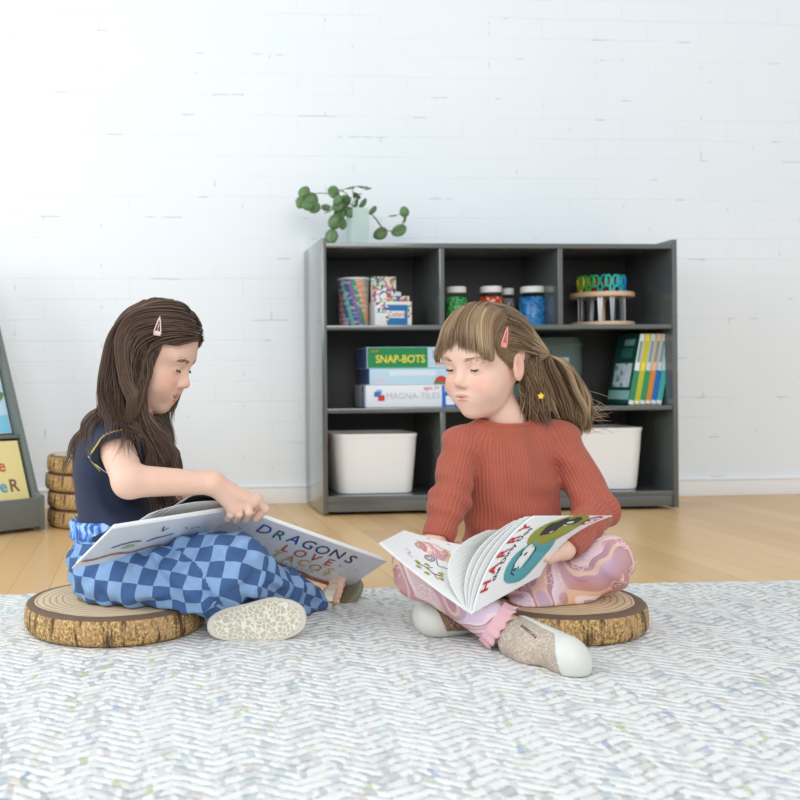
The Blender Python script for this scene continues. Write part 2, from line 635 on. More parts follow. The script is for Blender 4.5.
# ------------------------------------------------------------------ bookcase
BW, BH, BD = 1.22, .915, .33
def bookcase():
    t = thing('bookcase', 'charcoal grey three-column open bookcase against the white brick wall', 'bookcase', SF(0, 0, 0))
    fr = sframe(0, 0, 0)
    T = .017
    def part(name, a, b, mat=M['lam'], bv=.0015):
        mb = MB(); mb.box(a, b, fr); return mb.build(name, mat, t, bevel=bv)
    for x in (0, BW - T):
        # side with a notch for the baseboard
        mb = MB()
        poly = [(0, .006), (BD - .03, .006), (BD - .014, .03), (BD, .07), (BD, BH), (0, BH)]
        mb.prism(poly, WN, (0, 0, 1), SF(x, 0, 0), T, WU)
        mb.build('side_panel', M['lam'], t, bevel=.0015)
    part('top_panel', (T, .002, .884), (BW - T, BD, .900))
    for z in (.338, .613):
        part('shelf', (T, .004, z), (BW - T, BD - .01, z + .015))
    part('bottom_shelf', (T, .003, .048), (BW - T, BD - .01, .064))
    part('kick_board', (T, .006, .012), (BW - T, .022, .048))
    part('back_panel', (T, BD - .01, .03), (BW - T, BD - .004, .884), M['lam_back'])
    for k in (1, 2):
        xc = BW * k / 3
        for z0, z1 in ((.064, .338), (.628, .884)):
            part('divider', (xc - T / 2, .004, z0), (xc + T / 2, BD - .01, z1))
    for x in (.09, BW - .09):
        for y in (.05, BD - .06):
            mb = MB()
            f2 = sframe(x, y, .006)
            mb.lathe([(.006, -.006), (.017, -.005), (.018, 0), (.018, .004), (.016, .006)], f2, 16)
            mb.build('foot', M['caster'], t, smooth=True, auto=True)
bookcase()
ZT, Z1, Z2, Z3 = .628, .628, .353, .064
# ------------------------------------------------------------------ things on the bookcase
def simple(name, rgb, rough=.5, **kw):
    if name not in M: M[name] = plain(name, rgb, rough, .03, 60, **kw)
    return M[name]

WHITE = simple('white_card', (240, 240, 238), .5)
M['bark'] = None


def on_shelf_box(px0, px1, py_top, ztop_shelf, b, yaw=0):
    """a0, a1 and height of a box whose front shows between two pixel columns"""
    a0, a1 = sa(px0, b), sa(px1, b)
    h = sz((px0 + px1) / 2, py_top, b) - ztop_shelf
    return a0, a1 - a0, h


def printed_box(name, label, cat, px0, px1, py_top, zs, b, depth, mats, yaw=0, group=None, zbase=None):
    """a carton; mats = (front, side) ; returns the thing and a frame whose x runs along the front, z up"""
    a0, w, h = on_shelf_box(px0, px1, py_top, zs, b)
    if zbase is not None: h = sz((px0 + px1) / 2, py_top, b) - zbase
    z0 = zs if zbase is None else zbase
    t = thing(name, label, cat, SF(a0, b, z0), group)
    fr = sframe(a0, b, z0, yaw)
    mb = MB(); mb.box((0, 0, .0005), (w, depth, h - .0005), fr)
    mb.build('carton', mats, t, bevel=.002)
    return t, fr, w, h


def panel(t, name, fr, x0, x1, z0, z1, mat, y=-.0006, r=0, th=.0008):
    mb = MB()
    if r:
        pts = []
        for cx, cz, a0 in ((x1 - r, z1 - r, 0), (x0 + r, z1 - r, 90), (x0 + r, z0 + r, 180), (x1 - r, z0 + r, 270)):
            for k in range(5):
                a = math.radians(a0 + k * 22.5); pts.append((cx + r * math.cos(a), cz + r * math.sin(a)))
        P0 = [fr(u, y, v) for u, v in pts]; P1 = [fr(u, y + th, v) for u, v in pts]
        n = len(pts)
        mb.add(P0 + P1, [tuple(range(n)), tuple(reversed(range(n, 2 * n)))] + [(i, i + n, (i + 1) % n + n, (i + 1) % n) for i in range(n)])
    else:
        mb.box((x0, y, z0), (x1, y + th, z1), fr)
    return mb.build(name, mat, t)


def letters(t, name, fr, s, size, x, z, mat, y=-.0012, bold=0, sx=1.0):
    mb = MB(); put_text(mb, s, size, lambda u, v: fr(u, y, v), 0, bold, 0, (x, z), sx=sx)
    return mb.build(name, mat, t)


def fleck_mat(name, stops, scale, rough=.5, mapscale=(1, 1, 1), kind='cell'):
    n = NT(name); co = n.mapping(n.coord(), mapscale)
    v = n.n('ShaderNodeTexVoronoi'); v.inputs['Scale'].default_value = scale
    n.l(co, v.inputs['Vector'])
    s = n.n('ShaderNodeSeparateColor'); n.l(v.outputs['Color'], s.inputs[0])
    n.base(n.ramp(s.outputs[0], stops, 'CONSTANT')).set(Roughness=rough)
    return n.m

def cells(*cols):
    k = len(cols)
    return [(i / k, srgb(*c)) for i, c in enumerate(cols)]

# tub printed with coloured pencils
def pencil_tub():
    b = .10
    a0, a1 = sa(338, b + .05), sa(369.5, b + .05); r = (a1 - a0) / 2
    h = sz(353, 277, b) - Z1
    c = (a0 + a1) / 2
    t = thing('pencil_tub', 'tub printed with slanting coloured pencils, white rim, in the upper left cubby', 'tub', SF(c, b + r, Z1))
    fr = sframe(c, b + r, Z1)
    n = NT('pencil_print'); co = n.coord()
    s = n.n('ShaderNodeSeparateXYZ'); n.l(co, s.inputs[0])
    # slanted coloured stripes wrapped round the tub
    ang = n.math('ARCTAN2', s.outputs[0], n.math('MULTIPLY', s.outputs[1], -1))
    u = n.math('ADD', n.math('MULTIPLY', ang, 2.3), n.math('MULTIPLY', s.outputs[2], 12))
    ui = n.math('FLOOR', n.math('MULTIPLY', u, 1.6))
    wn = n.n('ShaderNodeTexWhiteNoise', noise_dimensions='1D'); n.l(n.math('ADD', ui, 6.5), wn.inputs['W'])
    c1 = n.ramp(wn.outputs['Value'], cells((225, 120, 100), (30, 165, 120), (110, 150, 205), (200, 90, 110), (235, 160, 120), (50, 120, 170), (150, 110, 170), (120, 190, 180)), 'CONSTANT')
    bl = n.math('GREATER_THAN', n.noise(n.mapping(co, (40, 40, 90)), 1, 2), .56)
    n.base(n.mix(n.math('MULTIPLY', bl, .75), c1, srgb(220, 205, 205))).set(Roughness=.4)
    mb = MB(); mb.lathe([(r * .88, .001), (r * .9, .003), (r * .985, h - .006)], fr, 40); mb.build('printed_body', n.m, t, smooth=True, auto=True)
    mb = MB(); mb.lathe([(r * .985, h - .006), (r * 1.01, h - .005), (r * 1.01, h), (r * .93, h), (r * .93, h - .004)], fr, 40); mb.build('rim', WHITE, t, smooth=True, auto=True)
    mb = MB(); mb.tube([fr(r * .86 * math.sin(x), -r * .95 * math.cos(x) - .002, h * .5) for x in np.linspace(.25, .95, 6)], .004, 5)
pencil_tub()

def marker_box():
    b = .09
    t, fr, w, h = printed_box('marker_carton', 'white and blue carton with stepped colourful tops beside the pencil tub', 'box', 375, 413, 301, Z1, b, .07, WHITE, yaw=.10)
    blue = simple('carton_blue', (40, 120, 180)); sky = simple('carton_sky', (205, 225, 240))
    panel(t, 'blue_panel', fr, w * .32, w * .88, .006, h * .86, blue)
    panel(t, 'white_label', fr, w * .36, w * .80, h * .34, h * .62, WHITE, y=-.0012)
    letters(t, 'label_lettering', fr, 'Colors', .022, w * .58, h * .48, simple('label_red', (200, 70, 60)), y=-.002)
    conf = fleck_mat('confetti_print', cells((245, 245, 242), (250, 250, 248), (230, 90, 120), (245, 245, 242), (60, 160, 90), (240, 190, 50), (245, 244, 240), (90, 60, 130), (60, 150, 210), (240, 244, 246)), 130)
    panel(t, 'side_print', fr, w * .02, w * .28, h * .55, h * .97, conf)
    panel(t, 'right_print', fr, w * .89, w * .985, .006, h * .9, conf)
    panel(t, 'left_print', fr, w * .29, w * .36, h * .2, h * .8, conf, y=-.0010)
    # stepped insert standing in the open top
    for x0, x1, hh, dy in ((.01, .33, 1.55, .004), (.03, .72, 2.02, .05), (.30, .80, 1.42, .03), (.34, .99, 1.22, .018)):
        mb = MB(); mb.box((w * x0, dy, h * .9), (w * x1, dy + .006, h * hh), fr)
        mb.build('insert_card', conf, t, bevel=.001)
    rnd = random.Random(3)
    cols = [(220, 60, 60), (240, 150, 40), (245, 215, 60), (70, 170, 80), (60, 130, 200), (150, 70, 160), (235, 90, 140)]
    for i in range(9):
        mb = MB(); x = w * (.36 + .068 * i)
        f2 = sframe(*((float((np.array(fr(x, .014, 0)) - SO) @ WU), float((np.array(fr(x, .014, 0)) - SO) @ WN), Z1 + h * .9)))
        mb.lathe([(.0045, 0), (.0045, .012), (.0018, .019)], f2, 8)
        mb.build('crayon_tip', simple('crayon_%d_%d_%d' % cols[i % 7], cols[i % 7]), t, smooth=True, auto=True)
marker_box()

def jar(px0, px1, py_top, b, fill_mat, label, name='craft_jar', lid=WHITE):
    a0, a1 = sa(px0, b + .035), sa(px1, b + .035); r = (a1 - a0) / 2
    c = (a0 + a1) / 2
    h = sz((px0 + px1) / 2, py_top, b) - Z1
    t = thing(name, label, 'jar', SF(c, b + r, Z1), 'screw top jars of craft beads')
    fr = sframe(c, b + r, Z1)
    mb = MB(); mb.lathe([(r * .80, .002), (r * .92, .006), (r * .95, h * .15), (r * .95, h * .68), (r * .80, h * .74), (r * .5, h * .745)], fr, 28)
    mb.build('bead_filling', fill_mat, t, smooth=True, auto=True)
    n = M.get('jar_clear')
    if not n:
        g = NT('jar_clear'); g.set(Roughness=.05, Transmission_Weight=1.0, IOR=1.15).base((.97, .99, .99, 1)); M['jar_clear'] = n = g.m
    mb = MB(); mb.lathe([(r * .85, .0008), (r * .98, .004), (r, h * .12), (r, h * .70), (r * .84, h * .79), (r * .80, h * .86)], fr, 28, cap=False)
    mb.build('clear_wall', n, t, smooth=True)
    mb = MB(); mb.lathe([(r * .84, h * .84), (r * .90, h * .85), (r * .90, h * .985), (r * .84, h), (r * .5, h)], fr, 28)
    mb.build('lid', lid, t, smooth=True, auto=True)
gb = fleck_mat('green_beads', cells((20, 130, 60), (60, 185, 90), (15, 105, 50), (90, 205, 110), (40, 160, 80), (150, 225, 140)), 170, .25)
rb2 = fleck_mat('red_beads', cells((215, 60, 30), (240, 110, 70), (190, 40, 30), (250, 200, 180), (230, 80, 40)), 130, .25)
gy = fleck_mat('grey_beads', cells((150, 152, 150), (120, 122, 120), (185, 186, 184)), 150, .3)
bb = fleck_mat('blue_beads', cells((30, 120, 190), (60, 155, 215), (20, 100, 175), (45, 140, 205)), 140, .25)
jar(446, 467, 286, .10, gb, 'small jar of green beads with white lid, left in the middle cubby')
jar(480, 503, 285.5, .10, rb2, 'jar of orange red beads with white lid, second in the middle cubby')
jar(500.5, 513, 288, .20, gy, 'slim jar with pale lid standing behind the red bead jar')
jar(521, 546.5, 285.5, .10, bb, 'wide jar of bright blue beads with white lid, right in the middle cubby')

def scissor_caddy():
    b = .07
    a0, a1 = sa(573, b + .1), sa(632.5, b + .1); r = (a1 - a0) / 2; c = (a0 + a1) / 2; bc = b + r
    zt = sz(602, 293, b)
    wood = plain('pale_beech', (225, 195, 160), .45, .06, 30)
    t = thing('scissor_caddy', 'round two-tier pale wooden caddy holding the coloured scissors', 'holder', SF(c, bc, Z1))
    fr = sframe(c, bc, Z1)
    h = zt - Z1
    mb = MB(); mb.lathe([(r * .98, .001), (r, .004), (r, .012), (r * .97, .016)], fr, 48); mb.build('base_disc', wood, t, smooth=True, auto=True)
    mb = MB(); mb.lathe([(.012, .015), (.012, h - .01)], fr, 16); mb.build('post', wood, t, smooth=True, auto=True)
    n = 12
    # top disc as a ring plus hub so that the blades pass through it
    mb = MB(); mb.lathe([(r * .80, h - .008), (r * .99, h - .008), (r, h - .003), (r, h + .004), (r * .98, h + .008), (r * .80, h + .008), (r * .80, h - .008)], fr, 48, cap=False); mb.build('top_ring', wood, t, smooth=True, auto=True)
    mb = MB(); mb.lathe([(r * .60, h - .008), (r * .60, h + .008)], fr, 48); mb.build('top_disc', wood, t, smooth=True, auto=True)
    steel = NT('steel').base((.62, .63, .65, 1)).set(Metallic=1.0, Roughness=.28).m
    cols = [(60, 200, 190), (30, 185, 200), (25, 130, 215), (90, 60, 190), (190, 70, 170), (215, 60, 110), (225, 60, 50), (235, 140, 40), (205, 210, 50), (180, 205, 60), (70, 180, 70), (20, 165, 130)]
    names = ['aqua', 'turquoise', 'blue', 'violet', 'orchid', 'pink', 'red', 'orange', 'lime yellow', 'yellow', 'green', 'sea green']
    where = ['facing out at the front', 'right of the front one', 'at the front right', 'on the right', 'at the far right edge', 'at the back right', 'at the very back', 'at the back left', 'behind the green pair', 'at the far left edge', 'on the left', 'at the front left']
    for k in range(n):
        th_ = -PI / 2 + 2 * PI * k / n
        rr = r * .70
        cx, cy = rr * math.cos(th_), rr * math.sin(th_)
        p = fr(cx, cy, 0)
        s = thing('scissors', '%s handled safety scissors in the round wooden caddy, %s' % (names[k], where[k]), 'scissors', (p[0], p[1], Z1 + .017), 'coloured scissors in the caddy')
        f2 = frame((p[0], p[1], Z1), YAW + th_ + PI / 2)
        for sg in (-1, 1):
            mb = MB(); mb.hexa([f2(sg * .001, -.0012, .017), f2(sg * .004, -.0012, .017), f2(sg * .004, .0012, .017), f2(sg * .001, .0012, .017),
                                f2(sg * .001, -.0012, h + .004), f2(sg * .0095, -.0012, h + .004), f2(sg * .0095, .0012, h + .004), f2(sg * .001, .0012, h + .004)])
            mb.build('blade', steel, s)
        m = simple('handle_' + names[k].replace(' ', '_'), cols[k], .3)
        for sg in (-1, 1):
            mb = MB()
            mb.tube([f2(sg * (.0130 + .0105 * math.cos(a)), 0, h + .046 + .020 * math.sin(a)) for a in np.linspace(0, 2 * PI, 17)[:-1]], .0042, 6, closed=True)
            mb.tube([f2(sg * .004, 0, h), f2(sg * .007, 0, h + .026)], .0048, 6)
            mb.build('handle', m, s, smooth=True)
scissor_caddy()

# game cartons in the middle left cubby
def games():
    b = .085
    pale = simple('carton_pale_blue', (190, 222, 240)); green = simple('carton_green', (20, 140, 80)); navy = simple('carton_purple_blue', (95, 120, 180))
    blue = simple('carton_mid_blue', (40, 110, 195)); yel = simple('print_yellow', (240, 225, 70)); red = simple('print_red', (205, 60, 55)); gr = simple('print_grey', (175, 182, 190))
    # bottom, white
    b0 = .07
    a0, w = sa(365, b0), sa(463, b0) - sa(365, b0)
    zt = sz(400, 385, b0)
    t = thing('game_carton', 'white tile game carton with red and blue square, bottom of the stack', 'box', SF(a0, b0, Z2), 'stacked game cartons')
    fr = sframe(a0, b0, Z2); h = zt - Z2
    mb = MB(); mb.box((0, 0, .001), (w, .17, h), fr); mb.build('carton', simple('carton_white', (236, 238, 242)), t, bevel=.002)
    panel(t, 'blue_end', fr, w * .775, w * .999, .002, h - .002, blue)
    panel(t, 'end_print', fr, w * .80, w * .90, h * .68, h * .95, gr, y=-.0012)
    panel(t, 'end_label', fr, w * .815, w * .905, h * .10, h * .50, WHITE, y=-.0012, r=.004)
    letters(t, 'title_lettering', fr, 'MAGNA-TILES', .030, w * .48, h * .5, simple('print_pale_grey', (196, 200, 206)))
    mb = MB()
    for x, z, s, in ((.17, .50, .010), (.135, .62, .009)):
        pass
    panel(t, 'red_square', fr, w * .125, w * .19, h * .30, h * .56, red, y=-.0014)
    panel(t, 'blue_square', fr, w * .085, w * .15, h * .48, h * .70, blue, y=-.0010)
    panel(t, 'pale_square', fr, w * .105, w * .165, h * .60, h * .80, simple('print_sky', (120, 190, 235)), y=-.0008)
    letters(t, 'corner_lettering', fr, 'ages 3+', .018, w * .67, h * .86, red)
    panel(t, 'side_stripe', lambda x, y, z: fr(y, x, z), .03, .05, .002, h - .002, blue)
    # middle, pale blue
    z0 = zt + .0008
    b1 = .075
    a1, w1 = sa(369, b1), sa(466, b1) - sa(369, b1)
    h1 = sz(400, 368.5, b1) - z0
    t = thing('game_carton', 'pale blue game carton with a red bug, middle of the stack', 'box', SF(a1, b1, z0), 'stacked game cartons')
    fr = sframe(a1, b1, z0)
    mb = MB(); mb.box((0, 0, 0), (w1, .16, h1), fr); mb.build('carton', [pale], t, bevel=.002)
    panel(t, 'side_print', lambda x, y, z: fr(y, x, z), .004, .155, .003, h1 - .003, navy)
    panel(t, 'white_band', fr, w1 * .2, w1 * .68, h1 * .56, h1 * .86, simple('print_ice', (222, 236, 246)))
    panel(t, 'pink_band', fr, w1 * .03, w1 * .16, h1 * .2, h1 * .36, simple('print_pink', (235, 200, 215)))
    panel(t, 'sun_print', fr, w1 * .86, w1 * .95, h1 * .55, h1 * .9, simple('print_pale_yellow', (235, 225, 130)), r=.004)
    mb = MB(); cx, cz, r = w1 * .735, h1 * .12, h1 * .42
    mb.add([fr(cx + r * math.cos(a), -.0015, cz + r * math.sin(a)) for a in np.linspace(0, PI, 15)], [tuple(range(15))]); mb.build('red_bug', red, t)
    panel(t, 'grass_print', fr, w1 * .66, w1 * .81, .002, h1 * .14, green, y=-.002)
    # top, green
    z2 = z0 + h1 + .0008
    b2 = .075
    a2, w2 = sa(366.5, b2), sa(464, b2) - sa(366.5, b2)
    h2 = sz(400, 347, b2) - z2
    t = thing('game_carton', 'green game carton with yellow title lettering, top of the stack', 'box', SF(a2, b2, z2), 'stacked game cartons')
    fr = sframe(a2, b2, z2)
    mb = MB(); mb.box((0, 0, 0), (w2, .16, h2), fr); mb.build('carton', [pale], t, bevel=.002)
    panel(t, 'side_print', lambda x, y, z: fr(y, x, z), .004, .155, .003, h2 - .003, navy)
    panel(t, 'green_panel', fr, .002, w2 * .62, .002, h2 - .002, green)
    letters(t, 'title_lettering', fr, 'SNAP-BOTS', .036, w2 * .34, h2 * .42, yel, bold=.0006, sx=.92)
    letters(t, 'small_lettering', fr, 'new', .016, w2 * .08, h2 * .82, simple('print_orange', (220, 140, 60)))
    for x, c in ((.67, gr), (.73, red), (.80, simple('print_teal', (90, 160, 170))), (.87, yel)):
        panel(t, 'toy_print', fr, w2 * x, w2 * (x + .03), h2 * .45, h2 * .85, c, r=.002)
    panel(t, 'caption_print', fr, w2 * .70, w2 * .9, h2 * .16, h2 * .28, simple('print_tan', (210, 150, 120)))
games()

# carton behind the ponytail in the middle cubby
def centre_box():
    b = .07
    t, fr, w, h = printed_box('game_carton', 'grey topped game carton with coloured dots behind the blonde ponytail', 'box', 512, 569, 357, Z2, b, .12, simple('carton_dark_teal', (50, 80, 76)))
    panel(t, 'grey_band', fr, .002, w - .002, h * .82, h - .002, simple('print_silver', (150, 165, 172)))
    for x, z, c in ((.62, .62, (225, 190, 60)), (.80, .50, (60, 150, 80)), (.92, .58, (200, 60, 60)), (.72, .34, (210, 120, 50)), (.90, .30, (60, 140, 90)), (.5, .45, (200, 70, 80)), (.3, .6, (70, 140, 190))):
        panel(t, 'dot_print', fr, w * x, w * x + .014, h * z, h * z + .014, simple('dot_%d_%d_%d' % c, c), r=.006)
    c0, c1 = sa(533, .2), sa(587, .2)
    t2 = thing('storage_tub', 'grey green rounded plastic tub behind the ponytail in the middle row', 'tub', SF((c0 + c1) / 2, .26, Z2))
    f2 = sframe((c0 + c1) / 2, .262, Z2)
    r2 = (c1 - c0) / 2; hh = sz(560, 336, .2) - Z2
    mb = MB()
    V, Fc = [], []
    lev = [(.86, .001), (.90, .006), (1, hh * .55), (.98, hh * .9), (.9, hh - .004), (.5, hh)]
    for q, z in lev:
        for k in range(36):
            a = 2 * PI * k / 36; V.append(f2(r2 * q * math.copysign(abs(math.cos(a)) ** .55, math.cos(a)), .047 * q * math.copysign(abs(math.sin(a)) ** .55, math.sin(a)), z))
    for i in range(len(lev) - 1):
        for k in range(36): Fc.append((i * 36 + k, i * 36 + (k + 1) % 36, (i + 1) * 36 + (k + 1) % 36, (i + 1) * 36 + k))
    Fc += [tuple(reversed(range(36))), tuple(range(180, 216))]
    mb.add(V, Fc); mb.build('tub_body', simple('tub_grey_green', (96, 116, 108), .35), t2, smooth=True, auto=True)
    mb = MB(); mb.tube([f2(r2 * 1.0 * math.copysign(abs(math.cos(a)) ** .55, math.cos(a)), .0475 * math.copysign(abs(math.sin(a)) ** .55, math.sin(a)), hh * .88) for a in np.linspace(0, 2 * PI, 41)[:-1]], .003, 6, closed=True); mb.build('lid_rim', simple('tub_rim', (120, 138, 130), .35), t2, smooth=True)
centre_box()

# leaning paperbacks
def leaning_books():
    b = .05
    tilt = .185
    spines = [((226, 240, 236), (40, 140, 100), 'white and green spined paperback with dark green cover showing, leftmost of the leaning six'),
              ((240, 222, 70), (190, 190, 50), 'yellow spined paperback, second of the leaning six'),
              ((206, 220, 214), (40, 150, 90), 'pale spined paperback with a green lower half, third of the leaning six'),
              ((238, 196, 160), (215, 140, 60), 'peach and orange spined paperback, fourth of the leaning six'),
              ((200, 220, 230), (30, 110, 190), 'pale spined paperback with a blue lower half, fifth of the leaning six'),
              ((215, 236, 236), (70, 180, 175), 'white and aqua spined paperback, rightmost of the leaning six')]
    x0 = sa(627.5, b) ; x1 = sa(661, b)
    step = (x1 - x0) / 6
    L = (sz(640, 334, b) - Z2) / math.cos(tilt) - .003
    cover = simple('dark_green_cover', (22, 74, 66), .35)
    for i, (c1, c2, lab) in enumerate(spines):
        org = SF(x0 + step * i, b, Z2 + .0045)
        t = thing('paperback_book', lab, 'book', org, 'leaning paperbacks in the right cubby')
        fr = frame(org, YAW, tilt)
        th_ = step * math.cos(tilt) - .0012
        dp = .155
        m1 = simple('spine_%d_%d_%d' % c1, c1, .4); m2 = simple('spine_%d_%d_%d' % c2, c2, .4)
        mb = MB(); mb.box((.0005, .001, .001), (th_ - .0005, dp - .001, L - .002), fr); mb.build('page_block', WHITE, t)
        mb = MB(); mb.box((0, 0, 0), (th_, .0012, L), fr); mb.build('spine', m1, t)
        panel(t, 'spine_print', fr, 0, th_, L * .06, L * .48, m2, y=-.0008)
        panel(t, 'spine_title', fr, th_ * .25, th_ * .75, L * .60, L * .9, simple('spine_ink', (120, 150, 150)) if i != 1 else m2, y=-.0008)
        panel(t, 'spine_badge', fr, th_ * .1, th_ * .9, L * .02, L * .05, WHITE, y=-.0008)
        for x in (0, th_ - .0008):
            mb = MB(); mb.box((x, 0, 0), (x + .0008, dp, L), fr); mb.build('cover', cover if i == 0 else m1, t)
        if i == 0:
            def cf(x, y, z): return fr(-.0008 - y * 0 + (y + .0006) * 1.0, x, z)
            grid = fleck_mat('cover_grid', cells((206, 226, 232), (214, 232, 238), (196, 216, 226), (120, 150, 165), (210, 228, 234)), 60)
            def cp(name, u0, u1, v0, v1, m): 
                mb = MB(); mb.box((-.0007, dp * u0, L * v0), (.0001, dp * u1, L * v1), fr); mb.build(name, m, t)
            cp('white_panel', .12, .86, .24, .58, grid)
            cp('lower_panel', .04, .98, .06, .19, simple('cover_mint', (150, 195, 190)))
            cp('title_print', .18, .62, .84, .93, simple('cover_text', (130, 175, 175)))
            cp('caption_print', .22, .7, .66, .80, simple('cover_text_dim', (46, 110, 100)))
leaning_books()

# storage bins
def bin_(px0, px1, py_t, py_b, b, label, handles):
    a0, a1 = sa(px0, b), sa(px1, b)
    w = a1 - a0; c = (a0 + a1) / 2; h = sz((px0 + px1) / 2, py_t, b) - Z3
    d = .24
    t = thing('storage_bin', label, 'bin', SF(c, b + d / 2, Z3), 'white fabric storage bins')
    fr = sframe(c, b + d / 2, Z3)
    m = M.get('canvas')
    if not m:
        m = M['canvas'] = plain('white_canvas', (238, 238, 236), .85, .02, 300, .1)
    def outline(wx, wy, r):
        pts = []
        for cx, cy, s0 in ((wx - r, wy - r, 0), (-wx + r, wy - r, 90), (-wx + r, -wy + r, 180), (wx - r, -wy + r, 270)):
            for k in range(7):
                a = math.radians(s0 + k * 15); pts.append((cx + r * math.cos(a), cy + r * math.sin(a)))
        return pts
    V, Fc = [], []
    lev = [(.84, .0008), (.875, .003), (.89, .012), (.92, h * .3), (.96, h * .65), (.985, h - .012), (1.0, h - .012), (1.0, h), (.975, h), (.97, h - .02), (.90, h * .2), (.86, .006)]
    for s, z in lev:
        V += [fr(x, y, z) for x, y in outline(w / 2 * s, d / 2 * s, .045 * s)]
    n = 28
    for i in range(len(lev) - 1):
        for k in range(n):
            Fc.append((i * n + k, i * n + (k + 1) % n, (i + 1) * n + (k + 1) % n, (i + 1) * n + k))
    Fc.append(tuple(reversed(range(n)))); Fc.append(tuple(range((len(lev) - 1) * n, len(lev) * n)))
    mb = MB(); mb.add(V, Fc); mb.build('bin_body', m, t, smooth=True, auto=True)
    leather = simple('brown_leather', (140, 84, 52), .55)
    for sg in handles:
        mb = MB()
        pts = [fr(sg * (w / 2 + .004 - .006 * (1 - math.cos(a)) * .3), .035 * math.cos(a), h - .022 - .035 * math.sin(a)) for a in np.linspace(0, PI, 11)]
        mb.tube([fr(sg * (w / 2 + .001), .035, h - .004)] + pts + [fr(sg * (w / 2 + .001), -.035, h - .004)], .0045, 6); mb.build('handle', leather, t, smooth=True)
bin_(333.5, 419, 434, 493, .035, 'white fabric bin with brown handles in the lower left cubby', (-1, 1))
bin_(566, 646, 428, 488, .035, 'plain white fabric bin in the lower right cubby', ())

